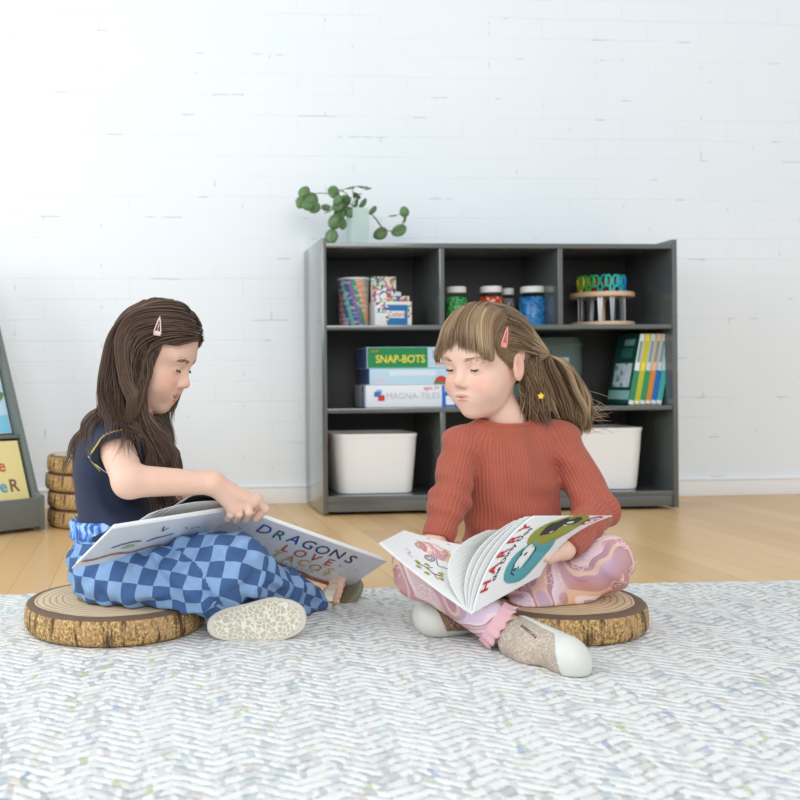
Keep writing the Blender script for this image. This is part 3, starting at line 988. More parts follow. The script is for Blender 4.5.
# vase with trailing cuttings on top of the bookcase
def plant():
    b = .17
    c = sa(358, b); z0 = .9005
    t = thing('vase', 'square frosted pale green glass vase on top of the bookcase', 'vase', SF(c, b, z0))
    fr = sframe(c, b, z0, .25)
    g = NT('frosted_green_glass'); g.base(srgb(226, 244, 237)).set(Roughness=.4, Transmission_Weight=.3, IOR=1.2)
    h = sz(360, 209, b) - z0
    hw = .0295
    mb = MB()
    mb.box((-hw, -hw, 0), (hw, hw, .008), fr)
    for a, b_ in (((-hw, -hw, .008), (hw, -hw + .005, h)), ((-hw, hw - .005, .008), (hw, hw, h)), ((-hw, -hw + .005, .008), (-hw + .005, hw - .005, h)), ((hw - .005, -hw + .005, .008), (hw, hw - .005, h))):
        mb.box(a, b_, fr)
    mb.build('glass', g.m, t)
    wt = NT('water_green').base(srgb(190, 222, 205)).set(Roughness=.1, Transmission_Weight=.6, IOR=1.2)
    mb = MB(); mb.box((-hw + .0055, -hw + .0055, .0085), (hw - .0055, hw - .0055, h * .55), fr); mb.build('water', wt.m, t)
    p = thing('plant_cutting', 'leafy green trailing cuttings with round leaves in the frosted vase', 'plant', SF(c, b, z0 + .01))
    lm = NT('round_leaf'); co = lm.coord()
    lm.base(lm.mix(lm.noise(co, 22, 2), srgb(48, 88, 58), srgb(98, 140, 78))).set(Roughness=.4)
    lm.b.inputs['Subsurface Weight'].default_value = .08
    sm = simple('stem_brown_green', (96, 100, 60))
    top = np.array(SF(c, b, z0 + h * .97)); base = np.array(SF(c, b, z0 + .02))
    # stems: pixel routes above the bookcase, each at its own depth
    routes = [[(356, 208), (345, 196), (328, 193), (312, 193), (303, 196)], [(356, 208), (350, 196), (342, 190), (334, 189)],
              [(357, 208), (352, 192), (352, 187), (360, 186), (368, 187)], [(355, 208), (342, 205), (334, 212), (332, 228)],
              [(354, 208), (345, 205), (338, 216), (342, 226)], [(359, 208), (366, 210), (374, 216), (380, 226), (384, 233)],
              [(358, 208), (371, 212), (379, 222), (384, 231), (395, 232), (402, 228), (405, 214)], [(356, 208), (346, 201), (333, 208), (322, 208)],
              [(357, 208), (353, 198), (356, 193), (362, 194)]]
    rnd = np.random.default_rng(5)
    leaves = [(304.5, 193, 9, 0), (301, 202, 8, 0), (311, 200, 11, 0), (314, 207, 9, 1), (308, 205, 8, 1), (334, 191, 9, 2), (345, 202, 9, 1), (337, 200, 7, 1), (340, 213, 9, 0), (329, 210, 7, 2),
              (335, 222, 10, 0), (343, 224, 8, 0), (331, 236, 10, 1), (355, 204, 9, 2), (348, 199, 8, 1), (362, 203, 7, 2), (372, 210, 7, 2), (380.5, 233, 9.5, 0), (399, 229.5, 10, 0), (404.5, 212, 7, 0),
              (393, 215, 6, 2), (404, 218, 6, 2), (363, 187, 7, 2), (350, 187, 7, 2), (340, 190, 6, 2), (357, 195, 6, 2), (326, 207, 6, 1), (338, 206, 8, 0), (349, 212, 7, 1), (368, 188, 5, 2)]
    allpts = []
    for i, rt in enumerate(routes):
        off = (rnd.random() - .5) * .07
        pts = [base, top + np.array([0, 0, -.01])]
        for k, (x, y) in enumerate(rt):
            pp = atb(x, y, b + off * k / len(rt) - .02 * k / len(rt))
            pts.append(pp); allpts.append(pp)
        # smooth
        q = [pts[0]]
        for a, b2 in zip(pts[:-1], pts[1:]):
            for s in (.5, 1): q.append(a + (b2 - a) * s)
        for _ in range(2):
            q = [q[0]] + [(q[j - 1] + 2 * q[j] + q[j + 1]) / 4 for j in range(1, len(q) - 1)] + [q[-1]]
        mb = MB(); mb.tube(q, .0016, 5); mb.build('stem', sm, p, smooth=True)
    allpts = np.array(allpts)
    for (x, y, r, kind) in leaves:
        bb_ = b - .02 + (rnd.random() - .5) * .05
        cpt = atb(x, y, bb_)
        near = allpts[np.argmin(((allpts - cpt) ** 2).sum(1))]
        R = r / 2 / 958.8 * cpt[1] * 1.5
        ax = cpt - near; ax[1] *= .3
        ax = ax / (np.linalg.norm(ax) + 1e-9) if np.linalg.norm(ax) > .004 else np.array([.3, 0, -1.])
        ax /= np.linalg.norm(ax)
        nn = np.array([rnd.normal() * .35, -1, .3 + rnd.normal() * .3]) if kind < 2 else np.array([rnd.normal() * .3, -.25, 1.])
        nn -= ax * (nn @ ax); nn /= np.linalg.norm(nn)
        sd = np.cross(ax, nn)
        V, Fc = [], []
        K = 14
        for s in (0, .55, 1):
            for k in range(K):
                a = 2 * PI * k / K
                u, v = math.cos(a) * (1 + .18 * max(0, math.cos(a)) ** 3), math.sin(a) * .92
                V.append(cpt + R * s * (ax * u + sd * v) - nn * R * .28 * (s * v) ** 2 - nn * R * .12 * (s * u) ** 2)
        for j in range(2):
            for k in range(K): Fc.append((j * K + k, j * K + (k + 1) % K, (j + 1) * K + (k + 1) % K, (j + 1) * K + k))
        n0 = len(V)
        V += [q_ - nn * .0006 for q_ in V]
        Fc += [tuple(i + n0 for i in reversed(f)) for f in Fc] + [(2 * K + k, 2 * K + (k + 1) % K, n0 + 2 * K + (k + 1) % K, n0 + 2 * K + k) for k in range(K)]
        mb = MB(); mb.add(V, Fc); lf = mb.build('leaf', lm.m, p, smooth=True)
        mb = MB(); mb.tube([near, cpt - ax * R], .0009, 4); mb.v and mb.build('petiole', sm, lf)
plant()

# ------------------------------------------------------------------ log cushions
def mat_bark():
    n = NT('printed_bark'); co = n.coord()
    s = n.n('ShaderNodeSeparateXYZ'); n.l(co, s.inputs[0])
    ang = n.math('ARCTAN2', s.outputs[0], n.math('MULTIPLY', s.outputs[1], -1))
    cm = n.n('ShaderNodeCombineXYZ'); n.l(n.math('MULTIPLY', ang, .165), cm.inputs[0]); n.l(s.outputs[2], cm.inputs[1])
    v = cm.outputs[0]
    crack = n.noise(n.mapping(v, (70, 14, 1)), 1, 4, .65, dist=.4)
    fine = n.noise(n.mapping(v, (240, 170, 1)), 1, 3, .7)
    hue = n.noise(n.mapping(v, (24, 12, 1), (3, 5, 0)), 1, 2)
    c1 = n.ramp(fine, [(.36, srgb(112, 78, 38)), (.5, srgb(176, 138, 82)), (.64, srgb(226, 196, 138))])
    c2 = n.mix(n.ramp(hue, [(.50, (0, 0, 0, 1)), (.78, (1, 1, 1, 1))]), c1, srgb(186, 146, 104))
    n.base(n.mix(n.ramp(crack, [(.38, (1, 1, 1, 1)), (.50, (0, 0, 0, 1))]), c2, srgb(74, 50, 30))).set(Roughness=.75)
    n.bump(n.math('ADD', crack, fine), .3, .003)
    return n.m


def mat_rings():
    n = NT('printed_growth_rings'); co = n.coord()
    s = n.n('ShaderNodeSeparateXYZ'); n.l(co, s.inputs[0])
    wob = n.math('MULTIPLY', n.math('SUBTRACT', n.noise(co, 9, 2), .5), .018)
    r = n.math('ADD', n.math('SQRT', n.math('ADD', n.math('POWER', s.outputs[0], 2), n.math('POWER', s.outputs[1], 2))), wob)
    rn = n.math('DIVIDE', r, .165)
    fine = n.math('SINE', n.math('MULTIPLY', rn, 92))
    wood = n.mix(n.noise(n.mapping(co, (1, 1, 1)), 30, 3), srgb(226, 204, 170), srgb(205, 178, 140))
    line = n.math('MULTIPLY', n.math('GREATER_THAN', fine, .72), n.math('MULTIPLY', n.math('LESS_THAN', rn, .86), n.math('GREATER_THAN', rn, .50)))
    c = n.mix(n.math('MULTIPLY', line, .6), wood, srgb(126, 98, 66))
    heart = n.math('LESS_THAN', rn, .40)
    c = n.mix(n.math('MULTIPLY', heart, .75), c, srgb(156, 124, 92))
    rim = n.math('GREATER_THAN', rn, .865)
    c = n.mix(rim, c, n.mix(n.noise(co, 60, 3), srgb(98, 76, 60), srgb(120, 96, 78)))
    n.base(c).set(Roughness=.7)
    return n.m
M['bark'] = mat_bark(); M['rings'] = mat_rings()
CR, CT = .165, .050


def log_cushion(x, y, z, label, group=None, turn=0.0, t_=CT):
    t = thing('log_cushion', label, 'cushion', (x, y, z), group)
    fr = frame((x, y, z), turn)
    def w(r, zz, a): return r * (1 + .008 * math.sin(3 * a + 1) + .005 * math.sin(5 * a))
    def ring(prof, name, m, n=72):
        V, Fc = [], []
        for r, zz in prof:
            for k in range(n):
                a = 2 * PI * k / n; q = w(r, zz, a); V.append(fr(q * math.cos(a), q * math.sin(a), zz))
        for i in range(len(prof) - 1):
            for k in range(n): Fc.append((i * n + k, i * n + (k + 1) % n, (i + 1) * n + (k + 1) % n, (i + 1) * n + k))
        if prof[-1][0] < .01: Fc.append(tuple(range((len(prof) - 1) * n, len(prof) * n)))
        if prof[0][0] < .01: Fc.append(tuple(reversed(range(n))))
        mb = MB(); mb.add(V, Fc); o = mb.build(name, m, t, smooth=True); o.rotation_euler = (0, 0, 0); return o
    ring([(.002, .0008), (CR - .014, .0008), (CR - .005, .004), (CR - .0005, .011), (CR, t_ * .5), (CR - .0015, t_ - .009), (CR - .0045, t_ - .0045)], 'bark_side', M['bark'])
    ring([(CR - .0045, t_ - .0045), (CR - .010, t_ - .0012), (CR - .018, t_ - .0002), (CR * .7, t_ + .0005), (CR * .3, t_), (.002, t_)], 'ring_top', M['rings'])
    return t


def floor_d(py, px):
    """distance at which the floor is seen at a pixel"""
    lo, hi = .5, 20
    for _ in range(50):
        m_ = (lo + hi) / 2
        if at(px, py, m_)[2] < 0: hi = m_
        else: lo = m_
    return lo
CA = at(115, 600, 1.752); CB = at(550, 600, 1.738)
log_cushion(CA[0], CA[1], RUG_Z, 'log slice cushion with printed bark under the child in checked blue trousers')
log_cushion(CB[0], CB[1], RUG_Z, 'log slice cushion with printed bark under the child in the rust sweater')
d0 = 3.05
for k, nm in enumerate(['bottom', 'second from bottom', 'third from bottom', 'topmost']):
    q = at(48, 500, d0); r_px = CR
    log_cushion(q[0] + CR * .985 + .004 * math.sin(k * 2.2), d0, .0005 + .0553 * k, 'log slice cushion in the stack by the wall, %s' % nm, 'stacked log cushions by the wall', turn=k * 1.3, t_=.055)

# ------------------------------------------------------------------ book display rack at the left edge
def rack():
    p0 = at(45, 530, floor_d(530, 45))
    t = thing('book_display_rack', 'grey slanted picture book display rack at the left edge by the wall', 'rack', (p0[0], p0[1], 0))
    fr = frame((p0[0], p0[1], 0), .72)
    W, hl = .80, .100
    m = M['lam2'] = plain('grey_melamine', (112, 118, 114), .5, .03)
    mb = MB(); mb.box((-W, 0, .012), (-.016, .016, hl), fr); mb.build('front_lip', m, t, bevel=.002)
    mb = MB(); mb.box((-W, .016, .012), (-.016, .12, .026), fr); mb.build('tray', m, t, bevel=.002)
    e0 = np.array(fr(1, 0, 0)) - np.array(fr(0, 0, 0)); e1 = np.array(fr(0, 1, 0)) - np.array(fr(0, 0, 0))
    prof = [(0, .003), (.36, .003), (.46, .90), (.40, .92), (.035, .112), (0, .105)]
    mb = MB(); mb.prism(prof, e1, (0, 0, 1), fr(-.016, 0, 0), .016, e0); mb.build('side_panel', m, t, bevel=.0015)
    def by(z): return .062 + (z - .03) * .42
    mb = MB()
    mb.hexa([fr(-W, by(.03), .03), fr(-.017, by(.03), .03), fr(-.017, by(.03) + .012, .03), fr(-W, by(.03) + .012, .03), fr(-W, by(.9), .90), fr(-.017, by(.9), .90), fr(-.017, by(.9) + .012, .90), fr(-W, by(.9) + .012, .90)])
    mb.build('back_board', m, t, bevel=.001)
    for z in (.275, .56):
        mb = MB(); mb.box((-W, by(z) - .045, z), (-.017, by(z), z + .010), fr); mb.build('ledge', m, t, bevel=.001)
    return fr, by
RF, RBY = rack()


def rack_book(name, label, x1, w, z0, h, dy, mats, prints):
    """a picture book leaning on the rack's back board"""
    th_ = .006
    lean = .42
    cs = 1 / math.sqrt(1 + lean * lean)
    def P(x, t_, y):                      # x along the rack, t_ up the cover, y out of the cover
        z = z0 + t_ * cs
        yy = RBY(z0) + t_ * cs * lean - .002 - dy
        return RF(x, yy - y * cs, z + y * lean * cs)
    t = thing(name, label, 'book', P(x1 - w / 2, 0, 0), 'picture books on the display rack')
    mb = MB(); mb.box((x1 - w, 0, 0), (x1, h, .0), lambda x, y, z: P(x, y, z))
    mb = MB(); mb.hexa([P(x1 - w + .003, .003, .001), P(x1 - .003, .003, .001), P(x1 - .003, h - .003, .001), P(x1 - w + .003, h - .003, .001), P(x1 - w + .003, .003, th_), P(x1 - .003, .003, th_), P(x1 - .003, h - .003, th_), P(x1 - w + .003, h - .003, th_)])
    mb.build('page_block', WHITE, t)
    for k, (y0, y1) in enumerate(((0, .001), (th_, th_ + .0015))):
        mb = MB(); mb.hexa([P(x1 - w, 0, y0), P(x1, 0, y0), P(x1, h, y0), P(x1 - w, h, y0), P(x1 - w, 0, y1), P(x1, 0, y1), P(x1, h, y1), P(x1 - w, h, y1)])
        c = mb.build('cover', mats, t)
    for nm, kind, args, m in prints:
        mb = MB(); yy = th_ + .0022
        if kind == 'text':
            s, size, x, y = args
            put_text(mb, s, size, lambda u, v: P(u, v, yy), 0, .001, 0, (x, y))
        elif kind == 'blob':
            cx, cy, rx, ry = args
            mb.add([P(cx + rx * math.cos(a) * (1 + .12 * math.sin(3 * a)), cy + ry * math.sin(a) * (1 + .1 * math.sin(4 * a + 1)), yy) for a in np.linspace(0, 2 * PI, 25)[:-1]], [tuple(range(24))])
        else:
            a0, a1, b0, b1 = args
            mb.add([P(a0, b0, yy), P(a1, b0, yy), P(a1, b1, yy), P(a0, b1, yy)], [(0, 1, 2, 3)])
        mb.build(nm, m, t)
    return P
inks = {k: simple('ink_' + k, v) for k, v in dict(olive=(150, 145, 60), rust=(200, 90, 60), sky_blue=(70, 160, 190), brown=(120, 90, 60), orange=(215, 140, 60), teal=(40, 130, 130), leaf=(110, 150, 70), lilac=(200, 190, 230), red=(195, 45, 60), black=(38, 38, 42), grey=(150, 152, 160)).items()}
yx = -.026
rack_book('picture_book', 'yellow picture book with coloured lettering in the bottom tray of the rack', yx, .26, .03, .255, .034, simple('book_straw_yellow', (236, 218, 150), .45), [
    ('title_lettering', 'text', ('L', .055, yx - .108, .175), inks['olive']), ('title_lettering', 'text', ('e', .055, yx - .072, .175), inks['rust']),
    ('title_lettering', 'text', ('T', .055, yx - .112, .110), inks['olive']), ('title_lettering', 'text', ('e', .055, yx - .080, .110), inks['sky_blue']), ('title_lettering', 'text', ('R', .055, yx - .044, .110), inks['brown']),
    ('small_lettering', 'text', ('a story', .016, yx - .1, .05), inks['brown']), ('lilac_print', 'blob', (yx - .16, .012, .05, .012), inks['lilac'])])
bx = -.022
rack_book('picture_book', 'pale blue picture book with green hill, on the rack ledge above the yellow one', bx, .22, .287, .275, .004, simple('book_pale_sky', (196, 226, 240), .4), [
    ('cloud_print', 'rect', (bx - .2, bx - .004, .16, .27), simple('print_cloud', (226, 236, 238))), ('hill_print', 'blob', (bx - .045, .125, .042, .026), inks['leaf']), ('sea_print', 'rect', (bx - .2, bx - .004, .004, .06), simple('print_sea', (130, 205, 232)))])
# ------------------------------------------------------------------ people: shared pieces
def skin_mat(name, rgb, lip):
    n = NT(name)
    a = n.n('ShaderNodeAttribute', attribute_name='lip'); b = n.n('ShaderNodeAttribute', attribute_name='flush')
    base = n.mix(n.noise(n.coord(), 35, 3), srgb(*[min(255, c + 3) for c in rgb]), srgb(*[c - 4 for c in rgb]))
    c = n.mix(n.math('MULTIPLY', b.outputs['Fac'], .55), base, srgb(rgb[0] - 4, rgb[1] - 42, rgb[2] - 42))
    c = n.mix(a.outputs['Fac'], c, srgb(*lip))
    n.base(c).set(Roughness=.5)
    n.b.inputs['Subsurface Weight'].default_value = .12
    n.b.inputs['Subsurface Radius'].default_value = (.006, .0025, .0012)
    n.b.inputs['Specular IOR Level'].default_value = .35
    return n.m


def hair_mat(name, stops, rough=.42):
    n = NT(name)
    a = n.n('ShaderNodeAttribute', attribute_name='strand')
    n.base(n.ramp(a.outputs['Fac'], stops)).set(Roughness=rough)
    n.b.inputs['Specular IOR Level'].default_value = .4
    return n.m


def basis(Fv, roll=0.0):
    """head axes: forward, left, up"""
    Fv = np.asarray(Fv, float); Fv /= np.linalg.norm(Fv)
    L = np.cross([0, 0, 1], Fv); L /= np.linalg.norm(L)
    U = np.cross(Fv, L)
    c, s = math.cos(roll), math.sin(roll)
    return Fv, c * L + s * U, -s * L + c * U


class Head:
    """a child's head; local axes x forward, y left, z up, origin between the ears at eye height"""
    def __init__(self, org, Fv, roll=0.0, mouth_open=0.0, lid=0.35, nose=1.0, smile=0.0, skull=(-.016, .083, .0715, .078, .030)):
        self.o = np.asarray(org, float)
        self.F, self.L, self.U = basis(Fv, roll)
        self.M = np.stack([self.F, self.L, self.U], 1)
        self.mo, self.lid, self.nose, self.sk = mouth_open, lid, nose, skull
        self.eye_r = .0110; self.smile = smile
        self.eye_c = [np.array([.0590, s * .0275, -.001]) for s in (-1, 1)]

    def w(self, x, y, z): return self.o + self.F * x + self.L * y + self.U * z
    def loc(self, P): return (P - self.o) @ self.M

    def cranium(self, Q):
        cx, rx, ry, rz, cz = self.sk
        d = ell(Q, (cx, 0, cz), (rx, ry, rz))
        return smin(d, ell(Q, (.018, 0, .034), (.056, .059, .062)), .03)

    def zu(self, yy): return -.0042 + self.lid * .011 + (.0036 - self.lid * .011) * yy
    def zl(self, yy): return -.0064 + .0058 * yy

    def sdf(self, P):
        Q = self.loc(P)
        d = self.cranium(Q)
        d = smin(d, ell(Q, (.020, 0, -.030), (.052, .0525, .066)), .025)
        d = smin(d, ell(Q, (.036, 0, -.066), (.034, .034, .026)), .02)          # jaw
        d = smin(d, ell(Q, (.054, 0, -.081), (.0155, .017, .0135)), .012)      # chin
        for s in (-1, 1):
            d = smin(d, ell(Q, (.046, s * .030, -.036), (.027, .026, .027)), .016)   # cheek
            d = smax(d, -ell(Q, (.083, s * .0275, -.002), (.013, .0165, .0105)), .014)  # socket
            d = smin(d, ell(Q, (.058, s * .024, .019), (.012, .026, .012)), .022)     # brow
        # closed-down lids over the eyeballs
        for c in self.eye_c:
            q = Q - c
            sph = np.sqrt((q * q).sum(1)) - (self.eye_r + .0016)
            yy = (q[:, 1] / .0088) ** 2
            up = q[:, 2] - self.zu(yy)                    # above this edge: upper lid
            lo = self.zl(yy) - q[:, 2]                    # below this edge: lower lid
            lid = smin(np.maximum(sph, -up), np.maximum(sph, -lo), .0005)
            d = smin(d, lid, .004)
        k = self.nose
        d = smin(d, rc(Q, (.068, 0, .004), (.0825, 0, -.023), .0060, .0072), .012)
        d = smin(d, ell(Q, (.0825 + .003 * (k - 1), 0, -.0252), (.0080, .0082, .0072)), .006)
        for s in (-1, 1):
            d = smin(d, ell(Q, (.0755, s * .0085, -.0290), (.0075, .0052, .0052)), .005)
            d = smax(d, -ell(Q, (.0805, s * .0045, -.0338), (.004, .0024, .0026)), .002)
        # mouth
        mo = self.mo; Q0 = Q
        Q = Q.copy(); Q[:, 2] -= self.smile * np.clip(Q[:, 1] / .016, -1.3, 1.3) ** 2 * (Q[:, 2] < -.035)
        d = smin(d, ell(Q, (.059, 0, -.053), (.0145, .028, .017)), .016)
        d = smin(d, ell(Q, (.0722, 0, -.0490), (.0055, .0165, .0030)), .006)
        d = smin(d, ell(Q, (.0704, 0, -.0566 - mo), (.0055, .0140, .0034)), .006)
        d = smax(d, -ell(Q, (.0775, 0, -.0527 - mo * .5), (.0125, .0175, .0009 + mo * .55)), .0018)
        d = smax(d, -rc(Q, (.081, 0, -.041), (.084, 0, -.045), .0016, .002), .004)
        Q = Q0
        # ears
        for s in (-1, 1):
            e = ell(Q, (.001, s * (self.sk[2] + .0005), -.007), (.0185, .0068, .0265),
                    np.stack([np.array([.94, s * .25, .22]), np.array([-s * .25 * .97, .968, 0]), np.array([-.22, 0, .975])], 1))
            e = smax(e, -ell(Q, (.004, s * (self.sk[2] + .0073), -.003), (.0100, .0050, .0160)), .004)
            e = smin(e, ell(Q, (.012, s * (self.sk[2] + .0035), -.010), (.004, .0035, .006)), .003)
            d = smin(d, e, .004)
        return d

    def lip(self, V):
        Q = self.loc(V).copy(); Q[:, 2] -= self.smile * np.clip(Q[:, 1] / .016, -1.3, 1.3) ** 2
        a = ell(Q, (.0735, 0, -.0489), (.0095, .0165, .0034)); b = ell(Q, (.0715, 0, -.0570 - self.mo), (.0095, .0145, .0040))
        m = np.clip(.5 - np.minimum(a, b) / .0022, 0, 1) * np.clip((Q[:, 0] - .062) / .004, 0, 1)
        return m

    def flush(self, V):
        Q = self.loc(V)
        d = np.full(len(Q), 9.)
        for s in (-1, 1):
            d = np.minimum(d, np.sqrt((((Q - np.array([.060, s * .036, -.030])) / np.array([.026, .022, .02])) ** 2).sum(1)))
            d = np.minimum(d, np.sqrt((((Q - np.array([.001, s * .071, -.008])) / np.array([.022, .012, .030])) ** 2).sum(1)))
        d = np.minimum(d, np.sqrt((((Q - np.array([.088, 0, -.026])) / np.array([.010, .010, .010])) ** 2).sum(1)))
        return np.clip(1.25 - d, 0, 1)

    def features(self, parent, brow_col, lash_col, iris):
        white = simple('eye_white', (238, 234, 230), .15); pup = simple('eye_pupil', (15, 12, 12), .1); ir = simple(iris[0], iris[1], .15)
        for c, s in zip(self.eye_c, (-1, 1)):
            look = np.array([.80, 0, -.60])
            fr_c = self.w(*c)
            mb = MB()
            n1, n2 = 14, 20
            e1 = np.array([0, 1, 0]); e2 = np.cross(look, e1)
            V, mi = [], []
            for i in range(n1 + 1):
                a = PI * i / n1
                for k in range(n2):
                    b = 2 * PI * k / n2
                    V.append(self.w(*(c + self.eye_r * (look * math.cos(a) + (e1 * math.cos(b) + e2 * math.sin(b)) * math.sin(a)))))
            Fs = [(i * n2 + k, i * n2 + (k + 1) % n2, (i + 1) * n2 + (k + 1) % n2, (i + 1) * n2 + k) for i in range(n1) for k in range(n2)]
            o = len(mb.v)
            mb.add(V, Fs)
            mb.mi = [2 if i < 1 else (1 if i < 3 else 0) for i in range(n1) for k in range(n2)]
            mb.build('eye', [white, ir, pup], parent, smooth=True)
            # lash line along the edge of the upper lid
            pts = []
            for t in np.linspace(-.95, .95, 11):
                y = math.sin(t) * self.eye_r * 1.06
                # point of the lid sphere on the lid's lower edge
                z = self.zu((y / .0088) ** 2)
                xx = (self.eye_r + .0021) ** 2 - y * y - z * z
                best = (math.sqrt(xx), z) if xx > 0 else None
                if best: pts.append(self.w(c[0] + best[0] + .0004, c[1] + y, c[2] + best[1]))
            if len(pts) > 3:
                mb = MB(); n = len(pts)
                mb.tube(pts, [.0003 + .00055 * math.sin(PI * i / (n - 1)) ** .5 for i in range(n)], 5)
                for i in range(1, n - 1):                    # lashes
                    for q in (0, .5):
                        p = pts[i] * (1 - q) + pts[min(i + 1, n - 1)] * q
                        d = self.F * .0034 - self.U * .0030 + self.L * s * .0022
                        mb.tube([p, p + d * .6 + self.U * .0002, p + d], [.00026, .0002, .0001], 3)
                mb.build('eyelashes', lash_col, parent, smooth=True)
            # eyebrow: short overlapping hairs
            mb = MB()
            for k in range(60):
                t = rng.random(); yb = .012 + .029 * t
                z = .0165 + .0022 * math.sin(PI * t) + .0008 * t + rng.normal() * .0013
                p = self.project(np.array([.075 - yb * .35, s * yb, z]))
                q = self.project(np.array([.075 - yb * .35, s * (yb + .0055), z + .0012 - .0026 * t]))
                mb.tube([self.w(*(p + [.0004, 0, 0])), self.w(*(q + [.0004, 0, 0]))], [.00040, .00012], 3)
            mb.build('eyebrow', brow_col, parent, smooth=True)

    def project(self, q):
        p = self.w(*q)[None, :]
        for _ in range(8):
            d = self.sdf(p)
            g = np.stack([self.sdf(p + np.array(v) * .0008) - d for v in np.eye(3)], 1) / .0008
            p = p - d[:, None] * g / np.maximum((g * g).sum(1, keepdims=True), .2)
        return self.loc(p)[0]


def strands_mesh(paths, radii, shade, n=3):
    """paths (S,K,3) -> one mesh of tapered hairs with a per-strand shade"""
    S, K, _ = paths.shape
    T = np.zeros_like(paths)
    T[:, 1:-1] = paths[:, 2:] - paths[:, :-2]; T[:, 0] = paths[:, 1] - paths[:, 0]; T[:, -1] = paths[:, -1] - paths[:, -2]
    T /= np.linalg.norm(T, axis=2, keepdims=True) + 1e-9
    up = rng.normal(size=(S, 1, 3)); 
    u = np.cross(T, np.repeat(up, K, 1)); u /= np.linalg.norm(u, axis=2, keepdims=True) + 1e-9
    v = np.cross(T, u)
    taper = np.ones(K); taper[-max(2, K // 4):] = np.linspace(1, .15, max(2, K // 4)); taper[0] = .7
    R = radii[:, None] * taper[None, :]
    V = np.stack([paths + R[..., None] * (u * math.cos(2 * PI * k / n) + v * math.sin(2 * PI * k / n)) for k in range(n)], 2)   # S,K,n,3
    idx = np.arange(S * K * n).reshape(S, K, n)
    a = idx[:, :-1, :]; b = np.roll(idx, -1, 2)[:, :-1, :]; c = np.roll(idx, -1, 2)[:, 1:, :]; d = idx[:, 1:, :]
    Q = np.stack([a, b, c, d], -1).reshape(-1, 4)
    me = mesh_np(V.reshape(-1, 3), [Q])
    at_ = me.attributes.new('strand', 'FLOAT', 'POINT')
    at_.data.foreach_set('value', np.repeat(shade, K * n).astype(np.float32))
    return me


def push_out(P, sdf, off):
    """keep points at least 'off' outside a surface"""
    d = sdf(P)
    m = d < off
    if m.any():
        p = P[m]; e = .002
        g = np.stack([sdf(p + np.array(v) * e) - d[m] for v in np.eye(3)], 1) / e
        g /= np.linalg.norm(g, axis=1, keepdims=True) + 1e-6
        o = off[m] if hasattr(off, '__len__') else off
        P[m] = p + g * (o - d[m])[:, None]
    return P


def hair_clip(parent, H, p_bottom, p_top, hw, col, name='hair_clip'):
    """teardrop snap clip lying on the hair: outline tube with a bar and a dot; points are world positions"""
    a, b = np.asarray(p_bottom, float), np.asarray(p_top, float)
    ax = b - a; ln = np.linalg.norm(ax); ax /= ln
    nrm = np.array([0, -1, .15]); nrm -= ax * (nrm @ ax); nrm /= np.linalg.norm(nrm)
    sd = np.cross(ax, nrm)
    m = simple('clip_%d_%d_%d' % col, col, .25)
    mb = MB()
    out = []
    for t in np.linspace(0, 1, 9): out.append((t * .94, hw * (1 - t) ** .75 * (1 if t > .02 else .9)))
    pts = [a + ax * ln * t + sd * w for t, w in out] + [b] + [a + ax * ln * t - sd * w for t, w in reversed(out)]
    pts = [p + nrm * (.0015 + .0025 * math.sin(PI * i / len(pts))) for i, p in enumerate(pts)]
    mb.tube(pts, .0014, 6, closed=True)
    mb.tube([a + ax * ln * .62 + nrm * .003, a + ax * ln * .2 + nrm * .0035], .0009, 5)
    c0 = a + ax * ln * .10
    mb.add([c0 + nrm * .0022 + (ax * math.cos(t) * .0045 + sd * math.sin(t) * hw * .85) for t in np.linspace(0, 2 * PI, 13)[:-1]], [tuple(range(12))])
    return mb.build(name, m, parent, smooth=True)


def finger(P, pts, r0, r1):
    pts = [np.asarray(p, float) for p in pts]
    n = len(pts) - 1
    d = None
    for i in range(n):
        ra_ = r0 + (r1 - r0) * i / n; rb2_ = r0 + (r1 - r0) * (i + 1) / n
        k = rc(P, pts[i], pts[i + 1], ra_, rb2_)
        d = k if d is None else smin(d, k, .0012)
    return d


def sole_plate(mb, org, eu, ev, en, outline, th_, mi=0, bulge=.12, n=4):
    """a shoe sole: outline in (u,v), extruded along en with a rounded edge"""
    org, eu, ev, en = map(np.asarray, (org, eu, ev, en))
    K = len(outline)
    c = np.mean(outline, 0)
    V, Fc = [], []
    lev = [(.90, 0), (.97, .03), (1.0, .18), (1.0, .82), (.97, .97), (.90, 1)]
    for s, t in lev:
        for u, v in outline:
            u2, v2 = c[0] + (u - c[0]) * s, c[1] + (v - c[1]) * s
            V.append(org + eu * u2 + ev * v2 + en * th_ * t)
    for i in range(len(lev) - 1):
        for k in range(K): Fc.append((i * K + k, i * K + (k + 1) % K, (i + 1) * K + (k + 1) % K, (i + 1) * K + k))
    Fc += [tuple(reversed(range(K))), tuple(range((len(lev) - 1) * K, len(lev) * K))]
    return mb.add(V, Fc, mi)


def foot_outline(L, wh, wt, n=40, skew=.06):
    """heel at u=0, toe at u=L"""
    pts = []
    for i in range(n):
        a = 2 * PI * i / n
        u = .5 - .5 * math.cos(a)
        w = wh + (wt - wh) * (1 - math.cos(PI * min(1, u / .75))) / 2
        waist = 1 - .12 * math.exp(-((u - .42) / .16) ** 2)
        v = math.copysign(abs(math.sin(a)) ** .72, math.sin(a)) * w * waist * .5
        pts.append((L * u, v + skew * L * math.sin(PI * u) * .3))
    return pts


